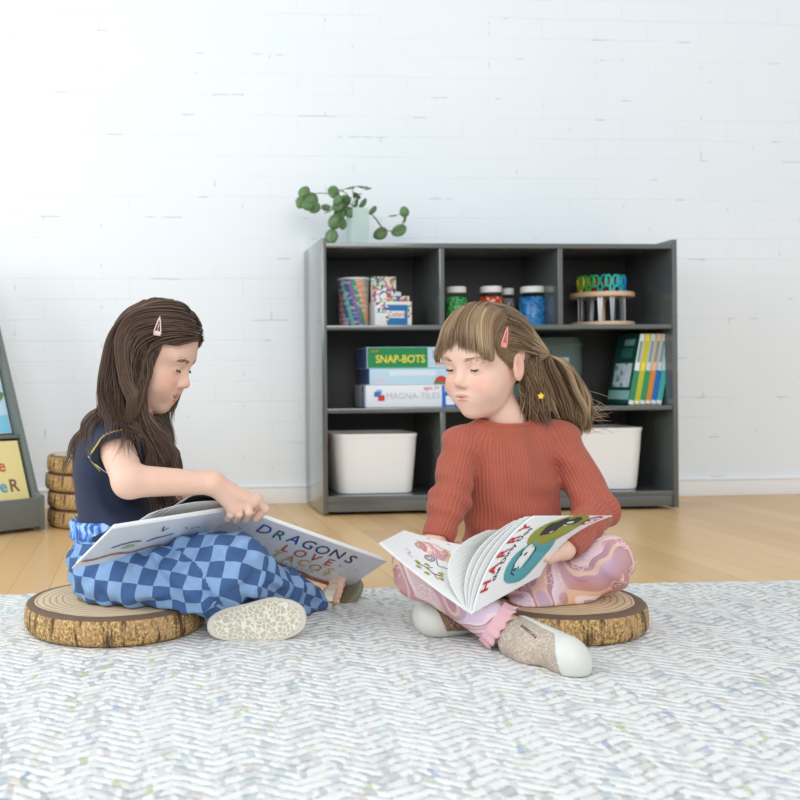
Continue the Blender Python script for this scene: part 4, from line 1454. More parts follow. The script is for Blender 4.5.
# ------------------------------------------------------------------ the girl on the left
def person_left():
    root_at = at(115, 600, 1.79)
    R = thing('person', 'seated child in navy top and blue checked trousers reading a large white book', 'person', (root_at[0], root_at[1], RUG_Z + CT))
    H = Head(at(151.5, 354.5, 1.79), (math.cos(.30) * .92, -math.sin(.30) * .92, -.40), mouth_open=.0032, lid=.14, roll=0.0, smile=.0034, skull=(-.004, .0665, .0660, .0640, .0290))
    J = dict(
        pelvis=at(118, 556, 1.80), belly=at(116, 515, 1.80), chest=at(112, 462, 1.80), neck=at(130, 418, 1.79),
        shR=at(112, 437, 1.725), shL=at(142, 437, 1.875), elR=at(129, 481, 1.63), elL=at(160, 492, 1.87), wrR=at(213, 483, 1.655), wrL=at(212, 503, 1.815))
    skull = H.w(-.022, 0, -.055)
    ax_t = np.array([.98, -.2, 0]); ax_s = np.array([.2, .98, 0])
    MT = np.stack([ax_t, ax_s, [0, 0, 1]], 1)
    # fingers of the near hand curl over the top edge of the open book
    kn = [at(257, 499, 1.672), at(247, 504, 1.664), at(238, 508, 1.662), at(231, 509, 1.664)]
    md = [at(265, 509, 1.678), at(249, 512, 1.660), at(239, 514, 1.660), at(230.5, 514.5, 1.662)]
    tp = [at(255.5, 518.5, 1.690), at(245, 519.5, 1.684), at(235.5, 520, 1.682), at(227.5, 519, 1.680)]

    def body(P):
        d = H.sdf(P)
        d = smin(d, rc(P, skull, J['neck'], .033, .034), .02)
        t = ell(P, J['chest'], (.056, .085, .075), MT)
        t = smin(t, ell(P, J['belly'], (.052, .072, .07), MT), .03)
        t = smin(t, ell(P, J['pelvis'], (.062, .082, .062), MT), .03)
        t = smin(t, rc(P, J['neck'], J['chest'], .036, .05), .03)
        t = smin(t, rc(P, J['shR'], J['shL'], .034, .034), .03)
        d = smin(d, t, .02)
        for s in 'RL':
            a = smin(rc(P, J['sh' + s], J['el' + s], .033, .0285), rc(P, J['el' + s], J['wr' + s], .0285, .0195), .012)
            d = smin(d, a, .012)
        # near hand
        w = J['wrR']
        hnd = rc(P, w, kn[0] * .5 + kn[1] * .5, .018, .0125)
        hnd = smin(hnd, rc(P, w, kn[2] * .5 + kn[3] * .5, .018, .012), .008)
        hnd = smin(hnd, rc(P, kn[0], kn[3], .0105, .0095), .006)
        d = smin(d, hnd, .010)
        for k in range(4):
            d = smin(d, finger(P, [kn[k], md[k], tp[k]], .0092 - .0005 * k, .0070 - .0004 * k), .0022)
        d = smin(d, finger(P, [w * .6 + kn[0] * .4 + np.array([.004, .012, 0]), at(250, 503, 1.715), at(258, 512, 1.745)], .0105, .0075), .004)
        # far hand behind the book
        w = J['wrL']; c = at(226, 507, 1.800)
        hnd = rc(P, w, c, .017, .014)
        d = smin(d, hnd, .008)
        for k in range(4):
            y = .010 * k
            d = smin(d, finger(P, [c + [0, .004 - y * .5, -.003 * k], c + [.016 - .002 * k, -.006 - y * .5, -.006 - .006 * k], c + [.020 - .002 * k, -.016 - y * .5, -.020 - .004 * k]], .0078, .0062), .002)
        d = smin(d, finger(P, [c + [-.006, -.006, .004], c + [.008, -.014, .010], c + [.020, -.018, .010]], .0088, .0068), .003)
        # legs inside the trousers and the two bare feet
        for a, b, ra_, rb_ in LEGS: d = smin(d, rc(P, a, b, ra_ - .012, rb_ - .012), .015)
        d = smin(d, rc(P, at(304, 605, 1.865), at(322, 605, 1.895), .020, .019), .012)
        d = smin(d, rc(P, at(316, 608, 1.89), at(332, 594, 1.915), .021, .019), .010)
        for k in range(5):
            a = at(331 + .5 * k, 602 - 5.0 * k, 1.912 + .004 * k); b = at(337 + 1.2 * k, 601 - 5.4 * k, 1.895 + .006 * k)
            d = smin(d, rc(P, a, b, .0068 + .0006 * k, .0060 + .0009 * k), .003)
        d = smin(d, rc(P, at(218, 616, 1.70), at(284, 613, 1.71), .020, .020), .012)
        return d
    hipR, hipL = at(112, 572, 1.745), at(122, 568, 1.855)
    knR = at(196, 585, 1.665); anR = at(226, 603, 1.715)
    knL = at(230, 567, 1.675); anL = at(309, 603, 1.860)
    LEGS = [(hipR, knR, .064, .043), (knR, anR, .042, .034), (hipL, knL, .066, .058), (knL, anL, .056, .033)]
    fwd = H.F
    SK = skin_mat('skin_light', (230, 190, 168), (206, 128, 122))
    B = sdf_object('body', body, at(40, 660, 1.62) + [0, -.16, -.03], np.array([.40, 2.06, .545]), .0022, SK, R, attr={'lip': H.lip, 'flush': H.flush}, largest=True)
    brown = simple('brow_dark_brown', (112, 84, 66), .6); lash = simple('lash_black_brown', (44, 32, 28), .6)
    H.features(B, brown, lash, ('iris_brown', (92, 62, 40)))
    # teeth and inside of the mouth
    mb = MB(); mb.tube([H.w(.0735, y, -.0518) for y in (-.008, 0, .008)], .0016, 6); mb.build('teeth', simple('teeth_white', (240, 236, 228), .2), B, smooth=True)

    # ---- top: navy, cap sleeves, embroidered yoke
    wr = lambda P: .0022 * np.sin(P @ np.array([60, 30, 95]) + 2.2 * np.sin(P @ np.array([30, 40, -22]))) 
    def shirt(P):
        t = ell(P, J['chest'] + [0, 0, -.004], (.069, .098, .085), MT)
        t = smin(t, ell(P, J['belly'], (.069, .090, .085), MT), .04)
        t = smin(t, ell(P, J['belly'] + [.022, -.02, -.035], (.082, .092, .060), MT), .03)
        t = smin(t, rc(P, J['shR'] + [-.004, 0, .004], J['shL'] + [-.004, 0, .004], .040, .040), .03)
        t = smin(t, rc(P, J['neck'] + [-.01, 0, -.022], J['chest'], .045, .06), .03)
        for s in 'RL':
            sh, el_ = J['sh' + s], J['el' + s]
            u = (el_ - sh) / np.linalg.norm(el_ - sh)
            sl = rc(P, sh + [-.004, 0, .004], sh + u * .055, .041, .050)
            sl = smax(sl, (P - sh) @ u - .050, .004)
            inner = rc(P, sh + u * .03, sh + u * .09, .034, .046)
            sl = smax(sl, -inner, .003)
            t = smin(t, sl, .012)
        t = t + wr(P)
        nk = H.w(-.03, 0, -.07) * .4 + J['neck'] * .6
        t = smax(t, -ell(P, J['neck'] + [.012, 0, .026], (.046, .052, .030), MT), .004)
        return t
    n = NT('navy_cotton'); co = n.coord()
    n.base(n.mix(n.noise(co, 30, 3), srgb(24, 32, 56), srgb(34, 44, 72))).set(Roughness=.85)
    n.b.inputs['Sheen Weight'].default_value = .1
    n.bump(n.noise(co, 700, 2), .15, .0008)
    S = sdf_object('shirt', shirt, at(50, 560, 1.55) + [0, -.02, 0], np.array([.10, 2.0, .46]), .003, n.m, R)
    # hem piping of the cap sleeve and the yoke embroidery
    gold = simple('thread_gold', (206, 178, 70), .6); cream = simple('thread_cream', (224, 220, 200), .6); grn = simple('thread_green', (110, 160, 90), .6); orr = simple('thread_orange', (216, 120, 60), .6)
    for s in 'RL':
        sh, el_ = J['sh' + s], J['el' + s]
        u = (el_ - sh) / np.linalg.norm(el_ - sh)
        e1 = np.cross(u, [0, 1, .2]); e1 /= np.linalg.norm(e1); e2 = np.cross(u, e1)
        pts = []
        for a in np.linspace(0, 2 * PI, 49)[:-1]:
            c = sh + u * .0475; dr = e1 * math.cos(a) + e2 * math.sin(a)
            for q in np.linspace(.075, .02, 111):
                if shirt((c + dr * q)[None])[0] < 0: break
            if q < .060: pts.append(c + dr * (q + .0006))
        pts = np.array(pts); gap = np.linalg.norm(np.roll(pts, -1, 0) - pts, axis=1).argmax(); pts = np.roll(pts, -gap - 1, 0)
        for _ in range(3): pts[1:-1] = (pts[:-2] + 2 * pts[1:-1] + pts[2:]) / 4
        mb = MB(); mb.tube(list(pts), .0014, 5); mb.build('sleeve_trim', gold, S, smooth=True)
        mb = MB()
        for i in range(len(pts)):
            mb.tube([pts[i] - u * .0005, pts[i] - u * .0055], .0008, 4)
        mb.build('blanket_stitch', gold, S, smooth=True)
    def on_shirt(px, py):
        for d in np.arange(1.58, 1.9, .0015):
            p = at(px, py, d)
            if shirt(p[None])[0] < .0004: return p
        return at(px, py, 1.75)
    for (cx, cy, r, m) in ((123, 408, 3, gold), (127, 410, 3, gold), (119, 411, 2.4, cream), (132, 414, 3, orr), (136, 418, 3, orr), (115, 406, 2.4, cream), (118, 406, 2.2, grn), (125, 414, 2.2, grn)):
        mb = MB()
        for k in range(6):
            a = k * PI / 3
            mb.tube([on_shirt(cx, cy), on_shirt(cx + r * math.cos(a), cy + r * math.sin(a) * .8)], [.0014, .0018], 5)
        mb.build('embroidered_flower', m, S, smooth=True)
    pts = [on_shirt(x, y) for x, y in ((88, 456), (95, 464), (104, 471), (114, 477), (121, 484), (127, 491))]
    mb = MB(); mb.tube(pts, .0009, 4); mb.build('side_seam', cream, S, smooth=True)

    # ---- trousers: loose blue checks
    def folds(P): return .0045 * np.sin(P @ np.array([85, 55, 20]) + 1.8 * np.sin(P @ np.array([22, -38, 66]))) + .002 * np.sin(P @ np.array([-120, 90, 110]))
    def trousers(P):
        d = ell(P, J['pelvis'] + [-.004, 0, .0], (.084, .104, .075), MT)
        for a, b, ra_, rb_ in LEGS: d = smin(d, rc(P, a, b, ra_, rb_), .028)
        d = smin(d, ell(P, at(150, 585, 1.70), (.085, .06, .036)), .03)
        d = smin(d, ell(P, at(120, 575, 1.73), (.075, .07, .05)), .03)
        d = smin(d, ell(P, at(190, 572, 1.72), (.07, .07, .045)), .04)
        d = d + folds(P)
        u = (anL - knL) / np.linalg.norm(anL - knL)
        d = smax(d, (P - anL) @ u - .012, .005)
        d = smax(d, -(P[:, 2] - (RUG_Z + .0025)), .004)
        cx = P - np.array([CA[0], CA[1], 0])
        cyl = np.maximum(np.sqrt(cx[:, 0] ** 2 + cx[:, 1] ** 2) - (CR + .002), P[:, 2] - (RUG_Z + CT + .0012))
        d = smax(d, -cyl, .006)
        # waistband pinch
        return smax(d, P[:, 2] - (J['pelvis'][2] + .062), .01)
    n = NT('blue_check_cotton'); uvn = n.n('ShaderNodeUVMap', uv_map='UVMap')
    ck = n.n('ShaderNodeTexChecker'); ck.inputs['Scale'].default_value = 1
    off = n.noise(n.coord(), 18, 2, out='Color')
    ma = n.n('ShaderNodeVectorMath', operation='MULTIPLY_ADD'); n.l(off, ma.inputs[0]); ma.inputs[1].default_value = (.10, .10, 0)
    n.l(n.mapping(uvn.outputs[0], (37, 37, 1), (.37, .21, .5)), ma.inputs[2]); n.l(ma.outputs[0], ck.inputs['Vector'])
    weave = n.noise(n.mapping(n.coord(), (1, 1, 1)), 260, 3, .7)
    ca = n.mix(weave, srgb(48, 80, 128), srgb(70, 104, 152)); cb = n.mix(weave, srgb(116, 150, 194), srgb(146, 176, 212))
    n.base(n.mix(ck.outputs['Fac'], ca, cb)).set(Roughness=.85)
    n.bump(weave, .2, .0008)
    chk = n.m
    us = (anL - knL) / np.linalg.norm(anL - knL)
    limbs = [(hipR, knR, .064, .043, 0.0), (knR, anR, .042, .034, .1), (hipL, knL, .066, .060, .0, 'flat'), (knL + us * .03, anL, .056, .034, .2)]
    T = sdf_object('trousers', trousers, at(50, 680, 1.62) + [0, -.14, -.02], np.array([.24, 2.0, .30]), .0032, chk, R, uv=limb_uv(limbs, (.15, -1, .35)))
    # gathered waistband
    mb = MB()
    cpt = J['pelvis'] + [-.002, 0, .058]
    K = 72
    V, Fc = [], []
    for i, (s, dz) in enumerate(((.99, -.020), (1.05, -.012), (1.03, .0), (1.06, .012), (1.0, .018), (.9, .012))):
        for k in range(K):
            a = 2 * PI * k / K; q = s * (1 + .02 * math.sin(k * 1.57 * 2))
            V.append(cpt + ax_t * .082 * q * math.cos(a) + ax_s * .098 * q * math.sin(a) + np.array([0, 0, dz + .004 * math.cos(a)]))
    for i in range(5):
        for k in range(K): Fc.append((i * K + k, i * K + (k + 1) % K, (i + 1) * K + (k + 1) % K, (i + 1) * K + k))
    mb.add(V, Fc)
    wb = NT('blue_gather'); wv = wb.noise(wb.mapping(wb.coord(), (90, 90, 30)), 1, 2)
    wb.base(wb.ramp(wv, [(.42, srgb(48, 92, 165)), (.5, srgb(96, 145, 210)), (.58, srgb(160, 195, 232))])).set(Roughness=.85)
    mb.build('waistband', wb.m, T, smooth=True)

    # ---- sandals
    tread = NT('tread_sole'); co = tread.coord()
    vor = tread.n('ShaderNodeTexVoronoi', feature='DISTANCE_TO_EDGE'); vor.inputs['Scale'].default_value = 120
    dist = tread.noise(co, 60, 2, out='Color')
    ma = tread.n('ShaderNodeVectorMath', operation='MULTIPLY_ADD'); tread.l(dist, ma.inputs[0]); ma.inputs[1].default_value = (.012, .012, .012); tread.l(co, ma.inputs[2])
    tread.l(ma.outputs[0], vor.inputs['Vector'])
    line = tread.ramp(vor.outputs['Distance'], [(.06, (1, 1, 1, 1)), (.14, (0, 0, 0, 1))])
    tread.base(tread.mix(line, srgb(192, 184, 166), srgb(232, 226, 208))).set(Roughness=.7)
    tread.bump(line, .5, .002)
    eva = simple('sole_taupe_foam', (206, 200, 188), .7); strap_m = simple('strap_pearl', (222, 214, 198), .35); metal = NT('buckle_metal').base((.55, .50, .42, 1)).set(Metallic=1.0, Roughness=.3).m
    foot_bed = simple('cork_footbed', (122, 112, 92), .7)
    # near foot: sole turned to the camera, resting on its outer edge
    SN = thing_child('sandal', R, at(256, 640, 1.655))
    eu = np.array([.995, .02, .09]); ev = np.array([-.08, .22, .97]); en = np.cross(ev, eu); en /= np.linalg.norm(en)
    if en[1] < 0: en = -en
    org = at(207, 627, 1.640)
    L = 100 / F_PX * 1.65
    ol = foot_outline(L, .064, .079, skew=.02)
    mb = MB(); sole_plate(mb, org, eu, ev, en, ol, .019); mb.build('sole', eva, SN, smooth=True, auto=True)
    mb = MB()
    c = np.mean(ol, 0); K = len(ol)
    V = [org - en * .0012 + eu * (c[0] + (u - c[0]) * .87) + ev * (c[1] + (v - c[1]) * .87) for u, v in ol]
    V += [v + en * .002 for v in V]
    mb.add(V, [tuple(range(K)), tuple(reversed(range(K, 2 * K)))] + [(k, (k + 1) % K, K + (k + 1) % K, K + k) for k in range(K)]); mb.build('tread', tread.m, SN)
    mb = MB()
    for u0 in (.045, .115):
        pts = [org + eu * (u0 + .004 * math.sin(t)) + ev * (.036 * math.cos(t)) + en * (.018 + .042 * math.sin(t)) for t in np.linspace(0, PI, 13)]
        for o_ in (-.008, -.004, 0, .004, .008): mb.tube([p + eu * o_ for p in pts], .0032, 5)
    mb.build('strap', strap_m, SN, smooth=True)
    # far foot: pointing right, toes up
    SF2 = thing_child('sandal', R, at(335, 610, 1.91))
    eu = at(346, 580, 1.950) - at(316, 616, 1.90); eu /= np.linalg.norm(eu)
    en = np.array([.62, .52, -.58]); en -= eu * (en @ eu); en /= np.linalg.norm(en)
    ev = np.cross(en, eu)
    o2 = at(311, 616, 1.885) + en * .018
    ol = foot_outline(.138, .056, .074, skew=.0)
    mb = MB(); sole_plate(mb, o2 + en * .004, eu, ev, en, ol, .016); mb.build('sole', eva if False else simple('sole_grey_olive', (140, 138, 118), .7), SF2, smooth=True, auto=True)
    mb = MB(); sole_plate(mb, o2, eu, ev, en, [(u * .98 + .001, v * .94) for u, v in ol], .0045); mb.build('footbed', foot_bed, SF2, smooth=True, auto=True)
    mb = MB()
    a0, a1, a2 = at(327, 608, 1.872), at(331, 594, 1.880), at(337, 580, 1.915)
    side = at(330, 603, 1.87) - at(320, 602, 1.87)
    V = []
    for p in (at(322, 614.5, 1.883), at(322, 612, 1.868), at(322.5, 604, 1.862), at(323.5, 596, 1.866), at(326, 590, 1.88), at(330, 584, 1.91)):
        V += [p, p + side * .95]
    n_ = len(V)
    V += [v + np.array([-.001, .002, -.0005]) for v in V]
    Fc = [(2 * i, 2 * i + 1, 2 * i + 3, 2 * i + 2) for i in range(5)] + [(n_ + 2 * i + 2, n_ + 2 * i + 3, n_ + 2 * i + 1, n_ + 2 * i) for i in range(5)]
    Fc += [(2 * i + 2, 2 * i + 2 + n_, 2 * i + n_, 2 * i) for i in range(5)] + [(2 * i + 1, 2 * i + 1 + n_, 2 * i + 3 + n_, 2 * i + 3) for i in range(5)] + [(0, n_, n_ + 1, 1), (10, 11, 11 + n_, 10 + n_)]
    mb.add(V, Fc); mb.build('strap', strap_m, SF2)
    mb = MB(); q = [at(320.5, 602.5, 1.859), at(333, 602, 1.859), at(333.5, 612, 1.861), at(321, 612.5, 1.861)]
    mb.tube(q, .0018, 5, closed=True); mb.build('buckle', metal, SF2, smooth=True)
    return R, B, H, J, body, shirt


def thing_child(name, parent, p):
    """an Empty under a person that gathers the pieces of one worn thing"""
    o = bpy.data.objects.new(name, None); COL.objects.link(o); o.empty_display_size = .03
    o.parent = parent
    o.location = Vector([float(x) for x in p]) - parent.location
    return o
PA = person_left()


def hair_left():
    R, B, H, J, body, shirt = PA
    def solid(P):
        return np.minimum(np.minimum(H.sdf(P), shirt(P)), body(P) if False else rc(P, J['shR'], J['elR'], .035, .031))
    HM = hair_mat('hair_brown', [(0, srgb(56, 42, 36)), (.35, srgb(90, 70, 58)), (.7, srgb(128, 102, 82)), (.92, srgb(166, 138, 112)), (1, srgb(196, 168, 140))])
    # scalp roots, dense along the top; the hairline leaves the face free
    N = 4600
    roots = []
    while len(roots) < N:
        v = rng.normal(size=3); v /= np.linalg.norm(v)
        q = np.array([-.014, 0, .032]) + v * np.array([.070, .0660, .068]) + np.array([.008, 0, 0])
        x, y, z = q
        if z < -.035: continue
        if x > .034 and z < .050 - .30 * max(0, abs(y) - .035): continue       # forehead hairline
        if .010 < x <= .034 and z < .030: continue                               # temples
        roots.append(q)
    roots = np.array(roots)
    p = H.o + roots @ H.M.T
    off = .0030 + .0075 * rng.random(N) ** 1.2
    K = 40
    ln = .27 + .06 * rng.random(N) + np.where(roots[:, 0] > .02, .035, 0)
    paths = np.zeros((N, K, 3))
    st = ln / (K - 1)
    near = (rng.random(N))
    wav = rng.random(N) * 6.28
    clump = np.round(roots @ np.array([55, 40, 30])).astype(int)
    crng = np.random.default_rng(1)
    cl = {}
    coff = np.array([cl.setdefault(c, crng.normal(size=3)) for c in clump])
    p = push_out(p, H.sdf, off)
    for k in range(K):
        paths[:, k] = p
        Q = H.loc(p)
        comb = np.zeros_like(p)
        # swept back and sideways off the parting while on the scalp, then falling
        top = np.clip((Q[:, 2] - .0) / .07, 0, 1)
        back = np.clip((Q[:, 0] + .03) / .05, 0, 1)
        side = np.sign(Q[:, 1] + .006)
        comb += (-H.F)[None] * (top * (.25 + 1.25 * back))[:, None]
        comb += H.L[None] * (side * .9 * top)[:, None]
        g = np.array([-.03, 0, -1.0])[None] * (1.1 - .55 * top)[:, None]
        low = np.clip((H.o[2] - .01 - p[:, 2]) / .08, 0, 1)
        sway = np.stack([np.sin(wav * .2 + p[:, 2] * 55 + coff[:, 0]), np.cos(p[:, 2] * 48 + coff[:, 1]), np.zeros(N)], 1) * (.30 * low)[:, None]
        # strands behind the ear drift to the back, those in front stay before the shoulder
        dr = comb + g + sway + coff * .07
        frontness = np.clip((roots[:, 0] + .02) / .05, -1, 1)
        dr[:, 0] += low * np.where(frontness > -.25, np.where(roots[:, 1] < 0, .34, .08) + .14 * np.sin(wav), -.10 + .12 * np.sin(wav))
        dr[:, 1] += low * np.where((frontness > -.1) & (roots[:, 1] < 0), -.12, 0)
        dr /= np.linalg.norm(dr, axis=1, keepdims=True)
        p = p + dr * st[:, None]
        p = push_out(p, solid, off)
        # keep the face clear: hair near the cheek is pushed back behind the cheekbone
        Q = H.loc(p)
        lim = .040 + .10 * np.clip(-Q[:, 2] - .04, 0, .06) - .010 * np.clip(Q[:, 2] / .03, 0, 1) + (Q[:, 2] > .038) * .06 - (Q[:, 1] > 0) * .02
        mk = (Q[:, 2] > -.115) & (Q[:, 0] > lim)
        Q[mk, 0] = Q[mk, 0] * .4 + lim[mk] * .6
        p = np.where(mk[:, None], H.o + Q @ H.M.T, p)
    # lock that falls in front of the ear and the near shoulder
    NL = 620; lock = np.zeros((NL, K, 3))
    for i in range(NL):
        f_ = rng.random()
        a0 = H.w(.030 - .045 * f_, -.050, .050 - .02 * f_); a1 = H.w(.030 - .056 * f_, -.076, -.030); a2 = H.w(.040 - .05 * f_, -.074, -.100)
        e_ = at(170 - 34 * f_ + rng.normal() * 4, 452 + rng.uniform(-16, 16), 1.715 + rng.uniform(-.01, .05))
        for k in range(K):
            t_ = k / (K - 1)
            lock[i, k] = (1 - t_) ** 3 * a0 + 3 * t_ * (1 - t_) ** 2 * a1 + 3 * t_ * t_ * (1 - t_) * a2 + t_ ** 3 * e_
        lock[i, :, 0] += .003 * np.sin(np.linspace(0, 7, K) + 6 * f_)
    q_ = push_out(lock.reshape(-1, 3), solid, .002 + .005 * rng.random(NL * K)); lock = q_.reshape(NL, K, 3)
    lock[:, 1:-1] = (lock[:, :-2] + 2 * lock[:, 1:-1] + lock[:, 2:]) / 4
    paths = np.concatenate([paths, lock]); coff = np.concatenate([coff, crng.normal(size=(NL, 3)) * .8 + [0, 0, .5]]); N += NL
    shade = np.clip(.32 + .14 * coff[:, 2] + .13 * rng.normal(size=N) + .22 * (rng.random(N) < .10), 0, 1)
    me = strands_mesh(paths, .00075 + .0005 * rng.random(N), shade)
    hair = link_mesh('hair', me, HM, R)
    # under layer that closes the scalp
    def cap(P):
        Q = H.loc(P)
        d = H.cranium(Q) - .003
        cut = np.maximum(Q[:, 0] - (.082 - 2.4 * np.clip(.060 - Q[:, 2], 0, .03)), -(Q[:, 2] + .03))
        return smax(d, cut, .006)
    c = sdf_object('scalp_hair', cap, H.o - .13, H.o + .14, .004, simple('hair_under_brown', (58, 44, 36), .7), hair)
    hair_clip(R, H, at(157, 335, 1.695), at(160, 317, 1.698), .0068, (226, 196, 190))
hair_left()
# ------------------------------------------------------------------ large white picture book held by the girl on the left
def lerp(a, b, t): return a + (b - a) * t


class Sheet:
    """a curved four-cornered sheet: A-B is the top edge, D-C the bottom edge; bow pushes the middle along 'n'"""
    def __init__(self, A, B, C, D, bow_top=(0, 0, 0), bow_bot=None):
        self.A, self.B, self.C, self.D = [np.asarray(p, float) for p in (A, B, C, D)]
        self.bt = np.asarray(bow_top, float); self.bb = self.bt if bow_bot is None else np.asarray(bow_bot, float)
        n = np.cross(self.B - self.A, self.D - self.A); self.n = n / np.linalg.norm(n)

    def p(self, u, v, off=0.0):
        bow = 4 * u * (1 - u)
        t = lerp(self.A, self.B, u) + self.bt * bow
        b = lerp(self.D, self.C, u) + self.bb * bow
        return lerp(t, b, v) + self.n * off

    def solid(self, mb, th_, off=0.0, u0=0, u1=1, v0=0, v1=1, nu=14, nv=3, mi=0):
        V, Fc = [], []
        for s in (0, 1):
            for i in range(nu + 1):
                for j in range(nv + 1):
                    V.append(self.p(lerp(u0, u1, i / nu), lerp(v0, v1, j / nv), off + th_ * s))
        W = nv + 1; o = (nu + 1) * W
        for i in range(nu):
            for j in range(nv):
                a = i * W + j
                Fc.append((a, a + 1, a + W + 1, a + W)); Fc.append((o + a, o + a + W, o + a + W + 1, o + a + 1))
        for i in range(nu):
            a = i * W; Fc.append((a, a + W, o + a + W, o + a)); a += nv; Fc.append((a + W, a, o + a, o + a + W))
        for j in range(nv):
            Fc.append((j + 1, j, o + j, o + j + 1)); a = nu * W + j; Fc.append((a, a + 1, o + a + 1, o + a))
        mb.add(V, Fc, mi)

    def text(self, mb, s, size, u, v, W, Hh, off, mi=0, rot=0, bold=.0015, sx=1.0):
        """W, Hh: real width/height in metres of the sheet"""
        put_text(mb, s, size, lambda x, y: self.p(u + x / W, v - y / Hh, off), mi, bold, rot, sx=sx)

    def blob(self, mb, u, v, ru, rv, off, mi=0, wob=.1, ph=0.0, rot=0.0, n=28):
        c, s = math.cos(rot), math.sin(rot)
        P = []
        for k in range(n):
            a = 2 * PI * k / n
            r = 1 + wob * (math.sin(3 * a + ph) + .6 * math.sin(5 * a + 2 * ph))
            x, y = ru * r * math.cos(a), rv * r * math.sin(a)
            P.append(self.p(u + c * x - s * y, v + s * x + c * y, off))
        mb.add(P, [tuple(range(n))], mi)

    def line(self, mb, uv, w, off, mi=0):
        for (u0, v0), (u1, v1) in zip(uv[:-1], uv[1:]):
            du, dv = u1 - u0, v1 - v0; l = math.hypot(du, dv) + 1e-9
            nu, nv = -dv / l * w, du / l * w
            mb.add([self.p(u0 - nu, v0 - nv, off), self.p(u1 - nu, v1 - nv, off), self.p(u1 + nu, v1 + nv, off), self.p(u0 + nu, v0 + nv, off)], [(0, 1, 2, 3)], mi)


PAPER = simple('book_paper', (238, 238, 236), .6)
COVERW = simple('cover_white', (226, 228, 232), .28)


